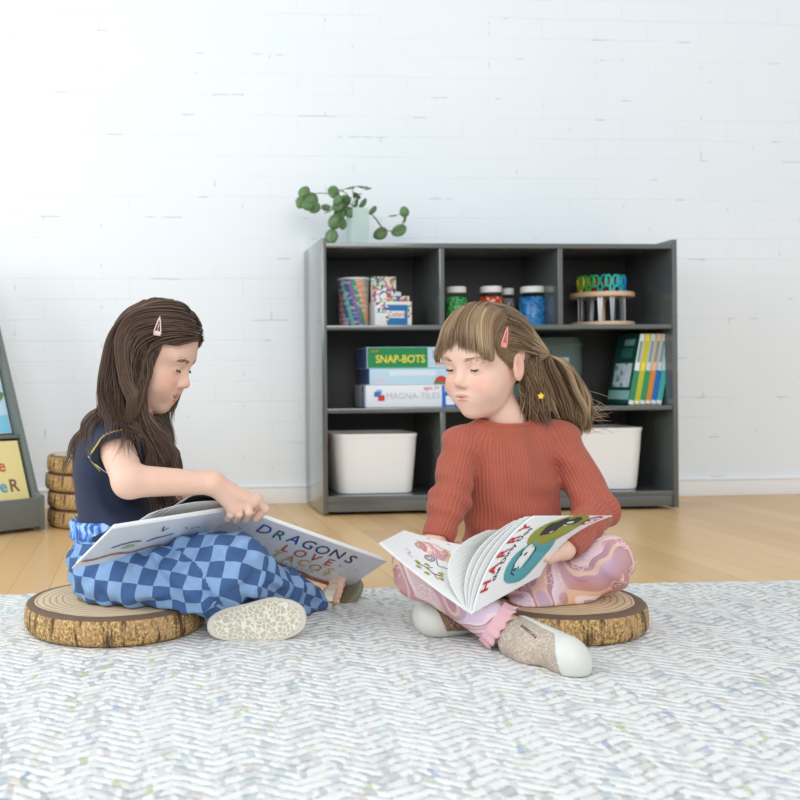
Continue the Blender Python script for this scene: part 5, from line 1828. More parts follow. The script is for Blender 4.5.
def book_left():
    S = at(238, 509, 1.705); L = at(112, 529, 1.545); L2 = at(72, 569, 1.615)
    Rr = at(387, 562, 1.84); R2 = at(344, 591, 1.965)
    S2 = S + ((L2 - L) + (R2 - Rr)) / 2
    t = thing('picture_book', 'large open white hardcover with colourful title lettering, held by the child in navy', 'book', S)
    front = Sheet(S, Rr, R2, S2)          # u: spine -> right edge
    back = Sheet(L, S, S2, L2)            # u: left edge -> spine
    for sh in (front, back):
        if sh.n[1] > 0: sh.n = -sh.n      # outside faces the camera
    f_out, b_out = 0.0, 0.0
    mb = MB(); front.solid(mb, .0028, -.0028); fc = mb.build('front_cover', COVERW, t, bevel=.0008, seg=1)
    mb = MB(); back.solid(mb, .0028, -.0028); bc = mb.build('back_cover', COVERW, t, bevel=.0008, seg=1)
    mb = MB(); mb.tube([S + front.n * -.003, lerp(S, S2, .5) + front.n * -.003, S2 + front.n * -.003], .0045, 8); mb.build('spine', COVERW, t, smooth=True)
    # pages behind the covers, and a few leaves fanned away from the back cover
    mb = MB(); front.solid(mb, .006, -.0095, .02, .975, .012, .97); mb.build('page_block', PAPER, t)
    mb = MB(); back.solid(mb, .005, -.0085, .03, .985, .012, .97); mb.build('page_block', PAPER, t)
    up = np.array([0, .25, .97])
    for k, (l0, h0) in enumerate(((.70, .010), (.62, .022), (.55, .027))):
        A = lerp(S, L, l0) - back.n * .012 + up * h0 * .45; B = S - back.n * .012 + up * .002
        sh = Sheet(A, B, B + (S2 - S) * .95, A + (L2 - L) * .95 - back.n * .02, up * h0 * .9, up * h0 * .4)
        mb = MB(); sh.solid(mb, .0007, -.003 * k); mb.build('loose_page', PAPER if k != 1 else simple('page_gap_shade', (46, 44, 50), .5), t)  # middle leaf coloured dark to paint the shade in the page gap
    # title
    W = np.linalg.norm(Rr - S); Hh = np.linalg.norm(S2 - S)
    inkc = dict(D=(40, 80, 165), R=(36, 92, 130), A=(34, 70, 150), G=(52, 60, 100), O=(40, 56, 92), N=(44, 46, 66), S=(46, 44, 60))
    names, mats = [], []
    def mi(c):
        m = simple('title_%d_%d_%d' % c, c, .4)
        if m not in mats: mats.append(m)
        return mats.index(m)
    mb = MB()
    E_ = .0012
    for i, ch in enumerate('DRAGONS'):
        c = [(44, 86, 170), (34, 100, 128), (38, 78, 164), (52, 74, 130), (46, 64, 112), (44, 52, 84), (44, 46, 66)][i]
        front.text(mb, ch, .041, .225 + .097 * i, .22 + .012 * math.sin(i * 2.1) , W, Hh, E_, mi(c), .06 * math.sin(i * 1.7), .0002, .95)
    for i, ch in enumerate('LOVE'):
        c = [(190, 60, 70), (196, 92, 60), (190, 50, 80), (196, 66, 84)][i]
        front.text(mb, ch, .036, .43 + .098 * i, .455 + .012 * math.sin(i * 1.7), W, Hh, E_, mi(c), .08 * math.sin(i * 2.3 + 1), .0002, .95)
    for i, ch in enumerate('TACOS'):
        c = [(214, 186, 70), (210, 150, 60), (222, 178, 60), (200, 160, 60), (218, 176, 70)][i]
        front.text(mb, ch, .036, .42 + .090 * i, .655 + .012 * math.sin(i * 2.7), W, Hh, E_, mi(c), .08 * math.sin(i * 1.3), .0002, .95)
    mb.build('title_lettering', mats, fc)
    mb = MB()
    for i in range(9):
        u = .40 + .036 * i; v = .79
        front.line(mb, [(u, v + .012 * math.sin(i)), (u + .012, v - .012), (u + .024, v + .01)], .0035, E_)
    mb.build('caption_line', simple('caption_violet', (120, 104, 150)), fc)
    # plain picture band along the foot of the cover
    mb = MB()
    front.blob(mb, .60, .92, .15, .070, E_, 0, .06, .4, .05); front.blob(mb, .80, .935, .11, .040, E_ * 1.2, 1, .06, 1.2); front.blob(mb, .50, .87, .12, .05, E_ * .8, 2, .08, 2.0)
    mb.build('cover_picture', [simple('picture_rust_red', (150, 62, 46)), simple('picture_brick', (168, 84, 62)), simple('picture_olive', (140, 116, 52))], fc)
    mb = MB()
    for u, v, r in ((.80, .42, .012), (.72, .55, .011), (.86, .62, .010), (.78, .76, .012), (.90, .40, .008), (.16, .6, .012), (.10, .35, .01)):
        front.line(mb, [(u - r, v - r), (u, v + r), (u + r * 1.2, v - r * .4)], .0028, E_)
    for k in (-.3,):
        pass
    mb.build('speckle_print', simple('speckle_grey', (120, 116, 128)), fc)
    # back cover: thin rusty band and small drawings
    mb = MB()
    n_ = 16
    back.line(mb, [(.02 + .94 * i / n_, .80 + .03 * math.sin(i * 1.3) - .08 * (i / n_)) for i in range(n_ + 1)], .022, E_, 0)
    back.line(mb, [(.16, .55), (.22, .50), (.30, .47), (.36, .49)], .014, E_, 1); back.line(mb, [(.42, .54), (.48, .48), (.56, .46), (.60, .43)], .012, E_, 1)
    back.blob(mb, .30, .60, .05, .05, E_, 2, .1); back.line(mb, [(.44, .16), (.47, .30), (.50, .22)], .006, E_, 1); back.line(mb, [(.66, .30), (.68, .34)], .006, E_, 1)
    back.line(mb, [(.72, .38), (.76, .34), (.80, .38)], .005, E_, 1)
    mb.build('back_picture', [simple('picture_ochre', (176, 120, 70)), simple('picture_slate', (92, 92, 104)), simple('picture_pale_green', (170, 186, 140))], bc)
    # page-edge highlight of the board
    return front, back
BA = book_left()
# ------------------------------------------------------------------ the girl on the right
def person_right():
    root_at = at(540, 600, 1.80)
    R = thing('person', 'cross-legged child in rust ribbed sweater and pink swirl trousers reading a paperback', 'person', (root_at[0], root_at[1], RUG_Z + CT))
    yaw = math.radians(55)
    H = Head(at(487, 362.5, 1.78), (-math.sin(yaw) * .985, -math.cos(yaw) * .985, -.16), lid=.20, roll=-.02, smile=-.0006, nose=.7, skull=(-.016, .080, .0700, .0760, .026))
    J = dict(pelvis=at(520, 556, 1.82), belly=at(512, 520, 1.81), chest=at(508, 470, 1.81), neck=at(504, 418, 1.80),
             shR=at(462, 445, 1.79), shL=at(561, 442, 1.815), elR=at(449, 502, 1.745), elL=at(597, 510, 1.755), wrR=at(436, 541, 1.720), wrL=at(564, 549, 1.665))
    ax_s = at(562, 436, 1.815) - at(460, 440, 1.79); ax_s[2] = 0; ax_s /= np.linalg.norm(ax_s)
    ax_f = np.array([ax_s[1], -ax_s[0], 0])
    MT = np.stack([ax_f, ax_s, [0, 0, 1]], 1)
    skull = H.w(-.020, 0, -.055)
    hipR, hipL = at(492, 575, 1.785), at(560, 574, 1.80)
    knR = at(421, 570, 1.640); anR = at(499, 626, 1.585)
    knL = at(603, 563, 1.720); anL = at(520, 620, 1.670)
    LEGS = [(hipR, knR, .060, .044), (knR, anR, .044, .034), (hipL, knL, .060, .047), (knL, anL, .047, .036)]
    toeR = at(581, 665, 1.425); heelR = at(524, 632, 1.560)
    toeL = at(421, 619, 1.660); heelL = at(480, 618, 1.700)

    def body(P):
        d = H.sdf(P)
        d = smin(d, rc(P, skull, J['neck'], .0290, .0315), .016)
        t = ell(P, J['chest'], (.052, .078, .075), MT)
        t = smin(t, ell(P, J['belly'], (.050, .068, .07), MT), .03)
        t = smin(t, ell(P, J['pelvis'], (.060, .080, .06), MT), .03)
        t = smin(t, rc(P, J['neck'], J['chest'], .034, .05), .03)
        t = smin(t, rc(P, J['shR'], J['shL'], .026, .026), .03)
        d = smin(d, t, .02)
        for s in 'RL':
            a = smin(rc(P, J['sh' + s], J['el' + s], .027, .0235), rc(P, J['el' + s], J['wr' + s], .0235, .0185), .012)
            d = smin(d, a, .012)
        # right hand behind the far corner of the left page
        w = J['wrR']; c = at(421, 545, 1.715)
        d = smin(d, rc(P, w, c, .0165, .0145), .008)
        for k in range(4):
            b0 = c + np.array([-.004 - .004 * k, -.004, .008 - .006 * k])
            d = smin(d, finger(P, [b0, b0 + [-.014, -.010, .000], b0 + [-.020, -.024, -.004]], .0076, .0062), .002)
        d = smin(d, finger(P, [c + [.006, -.006, .006], c + [.008, -.024, .010], c + [.003, -.036, .012]], .0085, .0068), .003)
        # left hand under the lower edge of the front cover
        w = J['wrL']; c = at(547, 556, 1.660)
        d = smin(d, rc(P, w, c, .0165, .0150), .008)
        for k in range(4):
            b0 = c + np.array([-.010, .006 - .011 * k, -.004 + .002 * k])
            d = smin(d, finger(P, [b0, b0 + [-.018, -.004, .004], b0 + [-.030, -.006, .014]], .0076, .0062), .002)
        d = smin(d, finger(P, [c + [.004, -.006, .010], c + [-.010, -.016, .024], c + [-.022, -.018, .032]], .0088, .0070), .003)
        for a, b, ra_, rb_ in LEGS: d = smin(d, rc(P, a, b, ra_ - .014, rb_ - .010), .015)
        d = smin(d, rc(P, anR, heelR * .7 + toeR * .3, .026, .022), .012)
        d = smin(d, rc(P, anL, heelL, .024, .024), .012)
        d = smin(d, rc(P, heelL, heelL * .5 + toeL * .5, .023, .020), .012)
        return d
    SK = skin_mat('skin_fair', (232, 194, 174), (212, 146, 136))
    B = sdf_object('body', body, np.array([.30, 1.40, .0]), np.array([.78, 2.06, .545]), .0022, SK, R, attr={'lip': H.lip, 'flush': H.flush}, largest=True)
    brown = simple('brow_light_brown', (176, 142, 114), .6); lash = simple('lash_brown', (58, 42, 36), .6)
    H.features(B, brown, lash, ('iris_grey_blue', (86, 96, 110)))
    # a pale undershirt edge at the side of the neck
    # ---- sweater
    arms = {s: [(J['sh' + s], J['el' + s], .0365, .0340), (J['el' + s], J['wr' + s], .0345, .0265)] for s in 'RL'}
    def folds(P): return .0022 * np.sin(P @ np.array([70, 20, 60]) + 2 * np.sin(P @ np.array([25, 30, -32])))
    def sweater(P):
        t = ell(P, J['chest'] + [0, 0, -.008], (.068, .094, .088), MT)
        t = smin(t, ell(P, J['belly'], (.070, .090, .085), MT), .04)
        t = smin(t, ell(P, J['belly'] + [0, 0, -.055], (.073, .095, .05), MT), .03)
        t = smin(t, rc(P, J['shR'] + [.012, 0, -.002], J['shL'] + [-.012, 0, -.002], .034, .034), .03)
        t = smin(t, rc(P, J['neck'] + [0, .006, -.026], J['chest'], .046, .056), .03)
        for s in 'RL':
            t = smin(t, rc(P, J['neck'] + [0, .006, -.030], J['sh' + s] + [0, 0, .002], .040, .033), .02)
        for s in 'RL':
            a = smin(rc(P, *arms[s][0]), rc(P, *arms[s][1]), .014)
            w, e = J['wr' + s], J['el' + s]
            u = (w - e) / np.linalg.norm(w - e)
            # wrinkles gathered at the elbow
            q = np.linalg.norm(P - e, axis=1)
            a = a + .0030 * np.exp(-(q / .06) ** 2) * np.sin((P - e) @ u * 190)
            a = smax(a, (P - w) @ u + .004, .004)
            a = smax(a, -rc(P, w - u * .03, w + u * .02, .017, .021), .003)
            t = smin(t, a, .010)
        t = t + folds(P)
        t = smax(t, -ell(P, J['neck'] + [-.002, -.012, .018], (.052, .054, .036), MT), .004)
        return t
    n = NT('rust_ribbed_knit'); uvn = n.n('ShaderNodeUVMap', uv_map='UVMap')
    s = n.n('ShaderNodeSeparateXYZ'); n.l(uvn.outputs[0], s.inputs[0])
    rib = n.math('SINE', n.math('MULTIPLY', s.outputs[1], 2 * PI / .0072))
    col = n.mix(n.noise(n.coord(), 90, 3), srgb(166, 84, 65), srgb(182, 98, 77))
    c = n.mix(n.math('MULTIPLY', n.math('LESS_THAN', rib, -.45), .35), col, srgb(148, 70, 54))
    n.base(c).set(Roughness=.9)
    n.b.inputs['Sheen Weight'].default_value = .12
    n.bump(n.math('ADD', rib, n.math('MULTIPLY', n.noise(n.coord(), 500, 2), .6)), .35, .0016)
    limbs = [(J['neck'] + [0, 0, -.03], J['belly'] + [0, 0, -.05], .075, .075, 0)] + [(a, b, r0, r1, i * .1, (0, -1, .25)) for sd in 'RL' for i, (a, b, r0, r1) in enumerate(arms[sd])]
    S = sdf_object('sweater', sweater, np.array([.34, 1.62, .10]), np.array([.76, 2.0, .44]), .0028, n.m, R, uv=limb_uv(limbs, (0, -1, 0)))
    # ribbed collar
    pts = []
    cn = J['neck'] + [-.002, -.006, .012]
    for a in np.linspace(0, 2 * PI, 57)[:-1]:
        dr = ax_f * math.cos(a) + ax_s * math.sin(a)
        best = cn + dr * .05
        # walk outward over the rim of the neck hole: highest point of the sweater along this spoke
        top = -9
        for q in np.linspace(.030, .072, 15):
            zz = np.linspace(cn[2] - .04, cn[2] + .04, 41)
            PP = np.stack([np.full(41, (cn + dr * q)[0]), np.full(41, (cn + dr * q)[1]), zz], 1)
            ins = sweater(PP) < 0
            if ins.any():
                z = zz[ins].max()
                if q > .030 and z > top - .0005 and q < .056: top = max(top, z); best = np.array([PP[0, 0], PP[0, 1], z])
        pts.append(best)
    pts = np.array(pts)
    for _ in range(4): pts = (np.roll(pts, 1, 0) + 2 * pts + np.roll(pts, -1, 0)) / 4
    mb = MB(); mb.tube(list(pts), .0038, 6, closed=True); mb.build('collar', simple('rust_collar', (180, 94, 72), .9), S, smooth=True)
    # a yellow hair-tie ornament peeping by the neck is part of the hair below

    # ---- trousers
    def tf(P): return .0028 * np.sin(P @ np.array([70, 50, 40]) + 2 * np.sin(P @ np.array([20, -30, 50])))
    uR = (anR - knR) / np.linalg.norm(anR - knR); uL = (anL - knL) / np.linalg.norm(anL - knL)
    def trousers(P):
        d = ell(P, J['pelvis'], (.082, .102, .07), MT)
        for a, b, ra_, rb_ in LEGS: d = smin(d, rc(P, a, b, ra_, rb_), .022)
        d = smin(d, ell(P, at(540, 580, 1.74), (.075, .06, .04)), .03)
        d = d + tf(P)
        d = smax(d, ((P - anR) @ uR) - .004, .003) if False else d
        # hems: cut each shin just above its ankle
        cR = np.maximum((P - anR) @ uR - .000, rc(P, anR, anR + uR * .12, .075, .075))
        d = np.where(rc(P, knR, anR + uR * .10, .070, .070) < rc(P, knL, anL, .05, .045), np.maximum(d, (P - anR) @ uR), d)
        d = smax(d, -(P[:, 2] - (RUG_Z + .0025)), .004)
        cx = P - np.array([CB[0], CB[1], 0])
        cyl = np.maximum(np.sqrt(cx[:, 0] ** 2 + cx[:, 1] ** 2) - (CR + .002), P[:, 2] - (RUG_Z + CT + .0012))
        d = smax(d, -cyl, .006)
        return smax(d, P[:, 2] - (J['pelvis'][2] + .06), .01)
    n = NT('pink_swirl_print'); co = n.coord()
    wv = n.noise(n.mapping(co, (1, 1, 1.25), (0.3, .1, .7)), 5.2, 1.0, .4, dist=1.0)
    sw = n.math('FRACT', n.math('MULTIPLY', wv, 9.0))
    zone = n.ramp(n.noise(n.mapping(co, (1, 1, 1), (5, 2, 1)), 5, 1), [(.44, (0, 0, 0, 1)), (.52, (1, 1, 1, 1))])
    warm = n.ramp(sw, [(0, srgb(192, 138, 132)), (.22, srgb(222, 178, 148)), (.42, srgb(232, 208, 204)), (.58, srgb(200, 150, 152)), (.78, srgb(222, 184, 160)), (.92, srgb(176, 124, 128))], 'CONSTANT')
    cool = n.ramp(sw, [(0, srgb(196, 164, 182)), (.25, srgb(216, 194, 212)), (.45, srgb(228, 206, 210)), (.62, srgb(184, 142, 156)), (.8, srgb(222, 186, 170)), (.92, srgb(200, 168, 190))], 'CONSTANT')
    c = n.mix(zone, warm, cool)
    uvn = n.n('ShaderNodeUVMap', uv_map='UVMap')
    v = n.n('ShaderNodeTexVoronoi', voronoi_dimensions='2D'); v.inputs['Scale'].default_value = 15; v.inputs['Randomness'].default_value = .6
    n.l(uvn.outputs[0], v.inputs['Vector'])
    sub = n.n('ShaderNodeVectorMath', operation='SUBTRACT'); n.l(uvn.outputs[0], sub.inputs[0])
    dv = n.n('ShaderNodeVectorMath', operation='DIVIDE'); n.l(v.outputs['Position'], dv.inputs[0]); dv.inputs[1].default_value = (1, 1, 1)
    n.l(dv.outputs[0], sub.inputs[1])
    sp = n.n('ShaderNodeSeparateXYZ'); n.l(sub.outputs[0], sp.inputs[0])
    ang = n.math('ARCTAN2', sp.outputs[1], sp.outputs[0])
    r = n.math('SQRT', n.math('ADD', n.math('POWER', sp.outputs[0], 2), n.math('POWER', sp.outputs[1], 2)))
    pet = n.math('MULTIPLY_ADD', n.math('ABSOLUTE', n.math('COSINE', n.math('MULTIPLY', ang, 3))), .0058, .0095)
    ring = n.math('LESS_THAN', n.math('ABSOLUTE', n.math('SUBTRACT', r, pet)), .0011)
    core = n.math('LESS_THAN', n.math('ABSOLUTE', n.math('SUBTRACT', r, .0042)), .0009)
    fl = n.math('MAXIMUM', ring, core)
    c = n.mix(n.math('MULTIPLY', fl, .75), c, srgb(242, 218, 220))
    n.base(c).set(Roughness=.85)
    n.bump(n.noise(co, 300, 3), .15, .0008)
    limbs = [(hipR, knR, .060, .044, 0), (knR, anR, .044, .034, .2), (hipL, hipL * .5 + knL * .5, .060, .05, .4), (knL - uL * .05, anL, .060, .036, .6)]
    T = sdf_object('trousers', trousers, np.array([.28, 1.46, .0]), np.array([.80, 1.96, .26]), .003, n.m, R, uv=limb_uv(limbs, (0, -1, .3)))
    # ruffled hem on the front shin
    e1 = np.cross(uR, [0, 0, 1]); e1 /= np.linalg.norm(e1); e2 = np.cross(uR, e1)
    K = 96; V, Fc = [], []
    for i, (du, sc) in enumerate(((-.014, 1.0), (-.006, 1.02), (.002, 1.06), (.008, 1.12))):
        for k in range(K):
            a = 2 * PI * k / K
            rr = (.0365 + .002) * sc * (1 + (.05 * i / 3) * math.sin(a * 15)) 
            p = anR + uR * (du + .002 * math.sin(a * 15 + 1) * i / 3) + (e1 * math.cos(a) + e2 * math.sin(a)) * rr
            p[2] = max(p[2], RUG_Z + .002)
            V.append(p)
    V += [p + np.array([0, 0, 0]) - (p - anR - uR * ((p - anR) @ uR)) * .03 for p in V]
    o = 4 * K
    for i in range(3):
        for k in range(K):
            a, b = i * K + k, i * K + (k + 1) % K
            Fc.append((a, b, b + K, a + K)); Fc.append((o + a, o + a + K, o + b + K, o + b))
    for k in range(K):
        a, b = 3 * K + k, 3 * K + (k + 1) % K; Fc.append((a, b, o + b, o + a))
    mb = MB(); mb.add(V, Fc); mb.build('ruffle_hem', simple('ruffle_pink', (226, 180, 186), .85), T, smooth=True)

    # ---- knit slip-on shoes with pale rubber toe caps
    knit = NT('taupe_glitter_knit'); co = knit.coord()
    vv = knit.n('ShaderNodeTexVoronoi'); vv.inputs['Scale'].default_value = 420; knit.l(co, vv.inputs['Vector'])
    sc_ = knit.n('ShaderNodeSeparateColor'); knit.l(vv.outputs['Color'], sc_.inputs[0])
    knit.base(knit.ramp(sc_.outputs[0], [(0, srgb(184, 168, 152)), (.35, srgb(192, 176, 160)), (.7, srgb(174, 156, 140)), (.90, srgb(210, 198, 186))], 'CONSTANT')).set(Roughness=.6)
    knit.bump(vv.outputs['Distance'], .4, .0012)
    kn2 = NT('brown_glitter_knit'); co = kn2.coord()
    vv = kn2.n('ShaderNodeTexVoronoi'); vv.inputs['Scale'].default_value = 400; kn2.l(co, vv.inputs['Vector'])
    sc_ = kn2.n('ShaderNodeSeparateColor'); kn2.l(vv.outputs['Color'], sc_.inputs[0])
    kn2.base(kn2.ramp(sc_.outputs[0], [(0, srgb(150, 118, 92)), (.35, srgb(172, 140, 112)), (.7, srgb(128, 98, 76)), (.9, srgb(206, 186, 164))], 'CONSTANT')).set(Roughness=.6)
    kn2.bump(vv.outputs['Distance'], .4, .0012)
    rubber = simple('rubber_pale_grey', (214, 214, 206), .45)
    # front shoe
    def shoe(ank, heel, toe, up, mat, rw, wall0, wall1):
        SH = thing_child('shoe', R, heel)
        ax = toe - heel; ln = np.linalg.norm(ax); ax /= ln
        up = np.array(up, float); up -= ax * (up @ ax); up /= np.linalg.norm(up)
        sd = np.cross(ax, up)
        Msh = np.stack([ax, sd, up], 1)
        mid = heel + ax * ln * .5
        def lc(P): return (P - heel) @ Msh
        def vol(P, inf=0.0):
            Q = lc(P)
            d = rc(Q, (.012, 0, .008), (ln - .028, 0, .002), rw - .002 + inf, rw + inf, flat=((0, 0, 1), .86))
            d = smin(d, rc(Q, (.010, 0, .026), (.05, 0, .026), .027 + inf, .027 + inf), .02)
            return d
        def solev(P):
            Q = lc(P)
            # rubber: the bottom slab plus a wall that climbs over the toe
            wall = -.005 + .050 * np.clip((Q[:, 0] - ln * wall0) / (ln * (wall1 - wall0)), 0, 1) ** 1.5
            return smax(vol(P, .0035), Q[:, 2] - wall, .0015)
        def floor_cut(d, P): return smax(d, -(P[:, 2] - RUG_Z - .0008), .0015)
        lo = np.minimum(heel, toe) - .07; hi = np.maximum(heel, toe) + .07
        def upper(P):
            Q = lc(P)
            d = vol(P)
            d = smax(d, -rc(P, ank, heel * .8 + mid * .2, .024, .020), .003)
            return floor_cut(d, P)
        sdf_object('upper', upper, lo, hi, .0024, mat, SH)
        sdf_object('sole', lambda P: floor_cut(solev(P), P), lo, hi, .0022, rubber, SH)
        # stitched eyelet row along the side
        mb = MB()
        for i in range(9):
            q = np.array([ln * (.22 + .035 * i), 0, 0])
            sgn = 1 if sd[1] < 0 else -1
            for w in np.linspace(.06, .0, 121):
                p = heel + ax * q[0] + sd * sgn * w + up * (.012 + .0005 * i)
                if upper(p[None])[0] < .0003: break
            mb.tube([p - up * .0022, p + up * .0022], .0012, 5)
        mb.build('eyelet_row', simple('eyelet_dark', (70, 62, 58)), SH)
        return SH
    shoe(anR, heelR, toeR, (-.74, -.46, -.50), knit.m, .034, .62, 1.0)
    shoe(anL, heelL, toeL, (.05, -.25, .95), kn2.m, .036, .72, .93)
    return R, B, H, J, body, sweater
PB = person_right()


def hair_right():
    R, B, H, J, body, sweater = PB
    HM = hair_mat('hair_dark_blonde', [(0, srgb(86, 66, 50)), (.3, srgb(124, 98, 74)), (.6, srgb(160, 132, 100)), (.85, srgb(192, 164, 128)), (1, srgb(216, 192, 156))])
    tie = at(547, 355, 1.795)
    tl = H.loc(tie[None])[0]
    sk = H.sk
    def solid(P): return np.minimum(H.sdf(P), sweater(P))
    allp, allr, alls = [], [], []
    K = 26
    # 1. hair pulled back over the skull into the tie
    N = 2300; roots = []
    while len(roots) < N:
        v = rng.normal(size=3); v /= np.linalg.norm(v)
        q = np.array([sk[0], 0, sk[4]]) + v * np.array(sk[1:4])
        x, y, z = q
        if z < -.06 or (z < -.01 and x > -.03): continue
        if x > -.034 and z < .026: continue
        if x > .028: continue
        if x > .012 and z > .034 + 1.1 * max(0, abs(y) - .02): continue
        roots.append(q)
    roots = np.array(roots); p = H.o + roots @ H.M.T
    off = .0020 + .0045 * rng.random(N)
    p = push_out(p, H.sdf, off); paths = np.zeros((N, K, 3))
    clump = np.round(roots @ np.array([60, 70, 60])).astype(int); cl = {}
    crng = np.random.default_rng(3); coff = np.array([cl.setdefault(c, crng.normal(size=3)) for c in clump])
    for k in range(K):
        paths[:, k] = p
        to = tie + .003 * coff - p
        dist = np.linalg.norm(to, axis=1, keepdims=True)
        p = p + to / (K - k) * 1.0
        if k < K - 2: p = push_out(p, H.sdf, off * (1 - .0 * k))
    allp.append(paths); allr.append(.0007 + .0004 * rng.random(N)); alls.append(np.clip(.34 + .12 * coff[:, 0] + .10 * rng.normal(size=N) + .22 * (rng.random(N) < .12), 0, 1))
    # 2. fringe: from the crown forward over the forehead
    N = 1500; roots = []
    while len(roots) < N:
        a = rng.uniform(-1.35, 1.35); rr = rng.uniform(0, 1)
        x = .004 + .034 * rr; y = .064 * math.sin(a) * (1 - .25 * rr)
        q = np.array([x, y, .10]); roots.append(q)
    roots = np.array(roots)
    p = H.o + roots @ H.M.T
    off = .0030 + .0085 * rng.random(N)
    for _ in range(6):                                   # settle on the skull
        d = H.sdf(p); p = p - H.U[None] * (d - off)[:, None] * .9
    p = push_out(p, H.sdf, off); paths = np.zeros((N, K, 3))
    clump = np.round(roots @ np.array([20, 150, 0]) + 100).astype(int); cl = {}; coff = np.array([cl.setdefault(c, crng.normal(size=3)) for c in clump])
    ln = .088 + .016 * rng.random(N) + .022 * (.030 - roots[:, 0]) / .03
    for k in range(K):
        paths[:, k] = p
        Q = H.loc(p)
        fan = np.clip(Q[:, 1] * 18, -1, 1)
        front = np.clip((.070 - Q[:, 0]) / .05, 0, 1)
        dr = H.F[None] * (1.0 * front)[:, None] + H.L[None] * (fan * .05 + .03 * coff[:, 0])[:, None] - H.U[None] * (1.25 - front * .9)[:, None]
        dr /= np.linalg.norm(dr, axis=1, keepdims=True)
        stop = (H.loc(p)[:, 2] > .0185 + .002 * coff[:, 1])
        p = p + dr * (ln / (K - 1) * (.15 + .85 * stop))[:, None]
        p = push_out(p, H.sdf, off)
    allp.append(paths); allr.append(.0007 + .0004 * rng.random(N)); alls.append(np.clip(.52 + .13 * coff[:, 2] + .11 * rng.normal(size=N), 0, 1))
    # 3. ponytail: a loose tail falling from the tie behind the shoulder
    N = 1900
    spine = [tie, at(556, 362, 1.80), at(566, 378, 1.81), at(573, 397, 1.82), at(578, 416, 1.825), at(582, 434, 1.83)]
    sp = np.array(spine); tt = np.linspace(0, 1, len(sp)); T = np.linspace(0, 1, K)
    C = np.stack([np.interp(T, tt, sp[:, i]) for i in range(3)], 1)
    for _ in range(3): C[1:-1] = (C[:-2] + 2 * C[1:-1] + C[2:]) / 4
    ang = rng.random(N) * 2 * PI; rad = np.sqrt(rng.random(N))
    cid = (ang / (2 * PI) * 16).astype(int) * 4 + (rad * 3.99).astype(int)
    ph = crng.normal(size=(80, 3))[cid]
    width = np.interp(T, [0, .06, .3, .6, .85, 1], [.004, .012, .026, .030, .026, .014])
    inner = np.interp(T, [0, .25, .6, 1], [0, .012, .020, .004])
    paths = np.zeros((N, K, 3))
    lnk = .72 + .28 * rng.random(N)
    for k in range(K):
        tk = lnk * T[k]
        cc = np.stack([np.interp(tk, T, C[:, i]) for i in range(3)], 1)
        w = np.interp(tk, T, width); iw = np.interp(tk, T, inner)
        ox = w * rad * np.cos(ang) * 1.05 - iw * (np.cos(ang) < 0) * .9 + .005 * np.sin(tk * 11 + ph[:, 0] * 3) * tk
        oy = w * rad * np.sin(ang) * .8
        oz = .006 * np.sin(tk * 9 + ph[:, 1] * 3) * tk
        paths[:, k] = cc + np.stack([ox, oy, oz], 1)
    pp = paths.reshape(-1, 3); pp = push_out(pp, sweater, .002); pp = push_out(pp, H.sdf, .001); paths = pp.reshape(N, K, 3)
    allp.append(paths); allr.append(.0007 + .0004 * rng.random(N)); alls.append(np.clip(.48 + .14 * ph[:, 2] + .12 * rng.normal(size=N) + .10 * np.cos(ang), 0, 1))
    # 4. flyaway wisps and the loose locks under the ear
    N = 60; paths = np.zeros((N, K, 3))
    for i in range(N):
        a = C[int(K * rng.uniform(.5, .9))] + rng.normal(size=3) * .010
        e = at(592 + rng.uniform(-14, 26), 420 + rng.uniform(-22, 18), 1.83 + rng.normal() * .02)
        m_ = (a + e) / 2 + np.array([.01, 0, .012]) * rng.normal()
        for k in range(K):
            t_ = k / (K - 1); paths[i, k] = (1 - t_) ** 2 * a + 2 * t_ * (1 - t_) * m_ + t_ * t_ * e
    allp.append(paths); allr.append(np.full(N, .00042)); alls.append(np.clip(.7 + .12 * rng.normal(size=N), 0, 1))
    N = 560; paths = np.zeros((N, K, 3))
    for i in range(N):
        a0 = H.w(-.038 + rng.uniform(-.03, .022), .066 + rng.uniform(-.006, .004), -.015 + rng.uniform(-.02, .02))
        if i % 3 == 0: a0 = H.w(-.030 + rng.uniform(-.02, .012), .050, -.045 + rng.uniform(-.02, .015))
        px = rng.uniform(517, 552); e = at(px, 398 + rng.uniform(0, 24) + .25 * (px - 521), 1.765 + rng.uniform(0, .06))
        m_ = (a0 + e) / 2 + np.array([.006, -.004, .0])
        for k in range(K):
            t_ = k / (K - 1); paths[i, k] = (1 - t_) ** 2 * a0 + 2 * t_ * (1 - t_) * m_ + t_ * t_ * e
    pp = paths.reshape(-1, 3); pp = push_out(pp, solid, .0025); paths = pp.reshape(N, K, 3)
    allp.append(paths); allr.append(.0007 + .0003 * rng.random(N)); alls.append(np.clip(.36 + .12 * rng.normal(size=N), 0, 1))
    # 5. sideburn wisp in front of the ear
    N = 420; paths = np.zeros((N, K, 3))
    for i in range(N):
        f_ = rng.random(); a0 = H.w(.046 - .048 * f_ + rng.uniform(-.005, .005), .056, .056 + rng.uniform(-.010, .012)); e = H.w(.040 - .032 * f_ + rng.uniform(-.005, .005), .064, .018 - .040 * (f_ if f_ < .8 else .6) * rng.uniform(.5, 1.))
        for k in range(K):
            t_ = k / (K - 1); paths[i, k] = a0 + (e - a0) * t_
    pp = paths.reshape(-1, 3); pp = push_out(pp, H.sdf, .0015 + .002 * rng.random(len(pp))); paths = pp.reshape(N, K, 3)
    allp.append(paths); allr.append(np.full(N, .0006)); alls.append(np.clip(.40 + .1 * rng.normal(size=N), 0, 1))
    me = strands_mesh(np.concatenate(allp), np.concatenate(allr), np.concatenate(alls))
    hair = link_mesh('hair', me, HM, R)
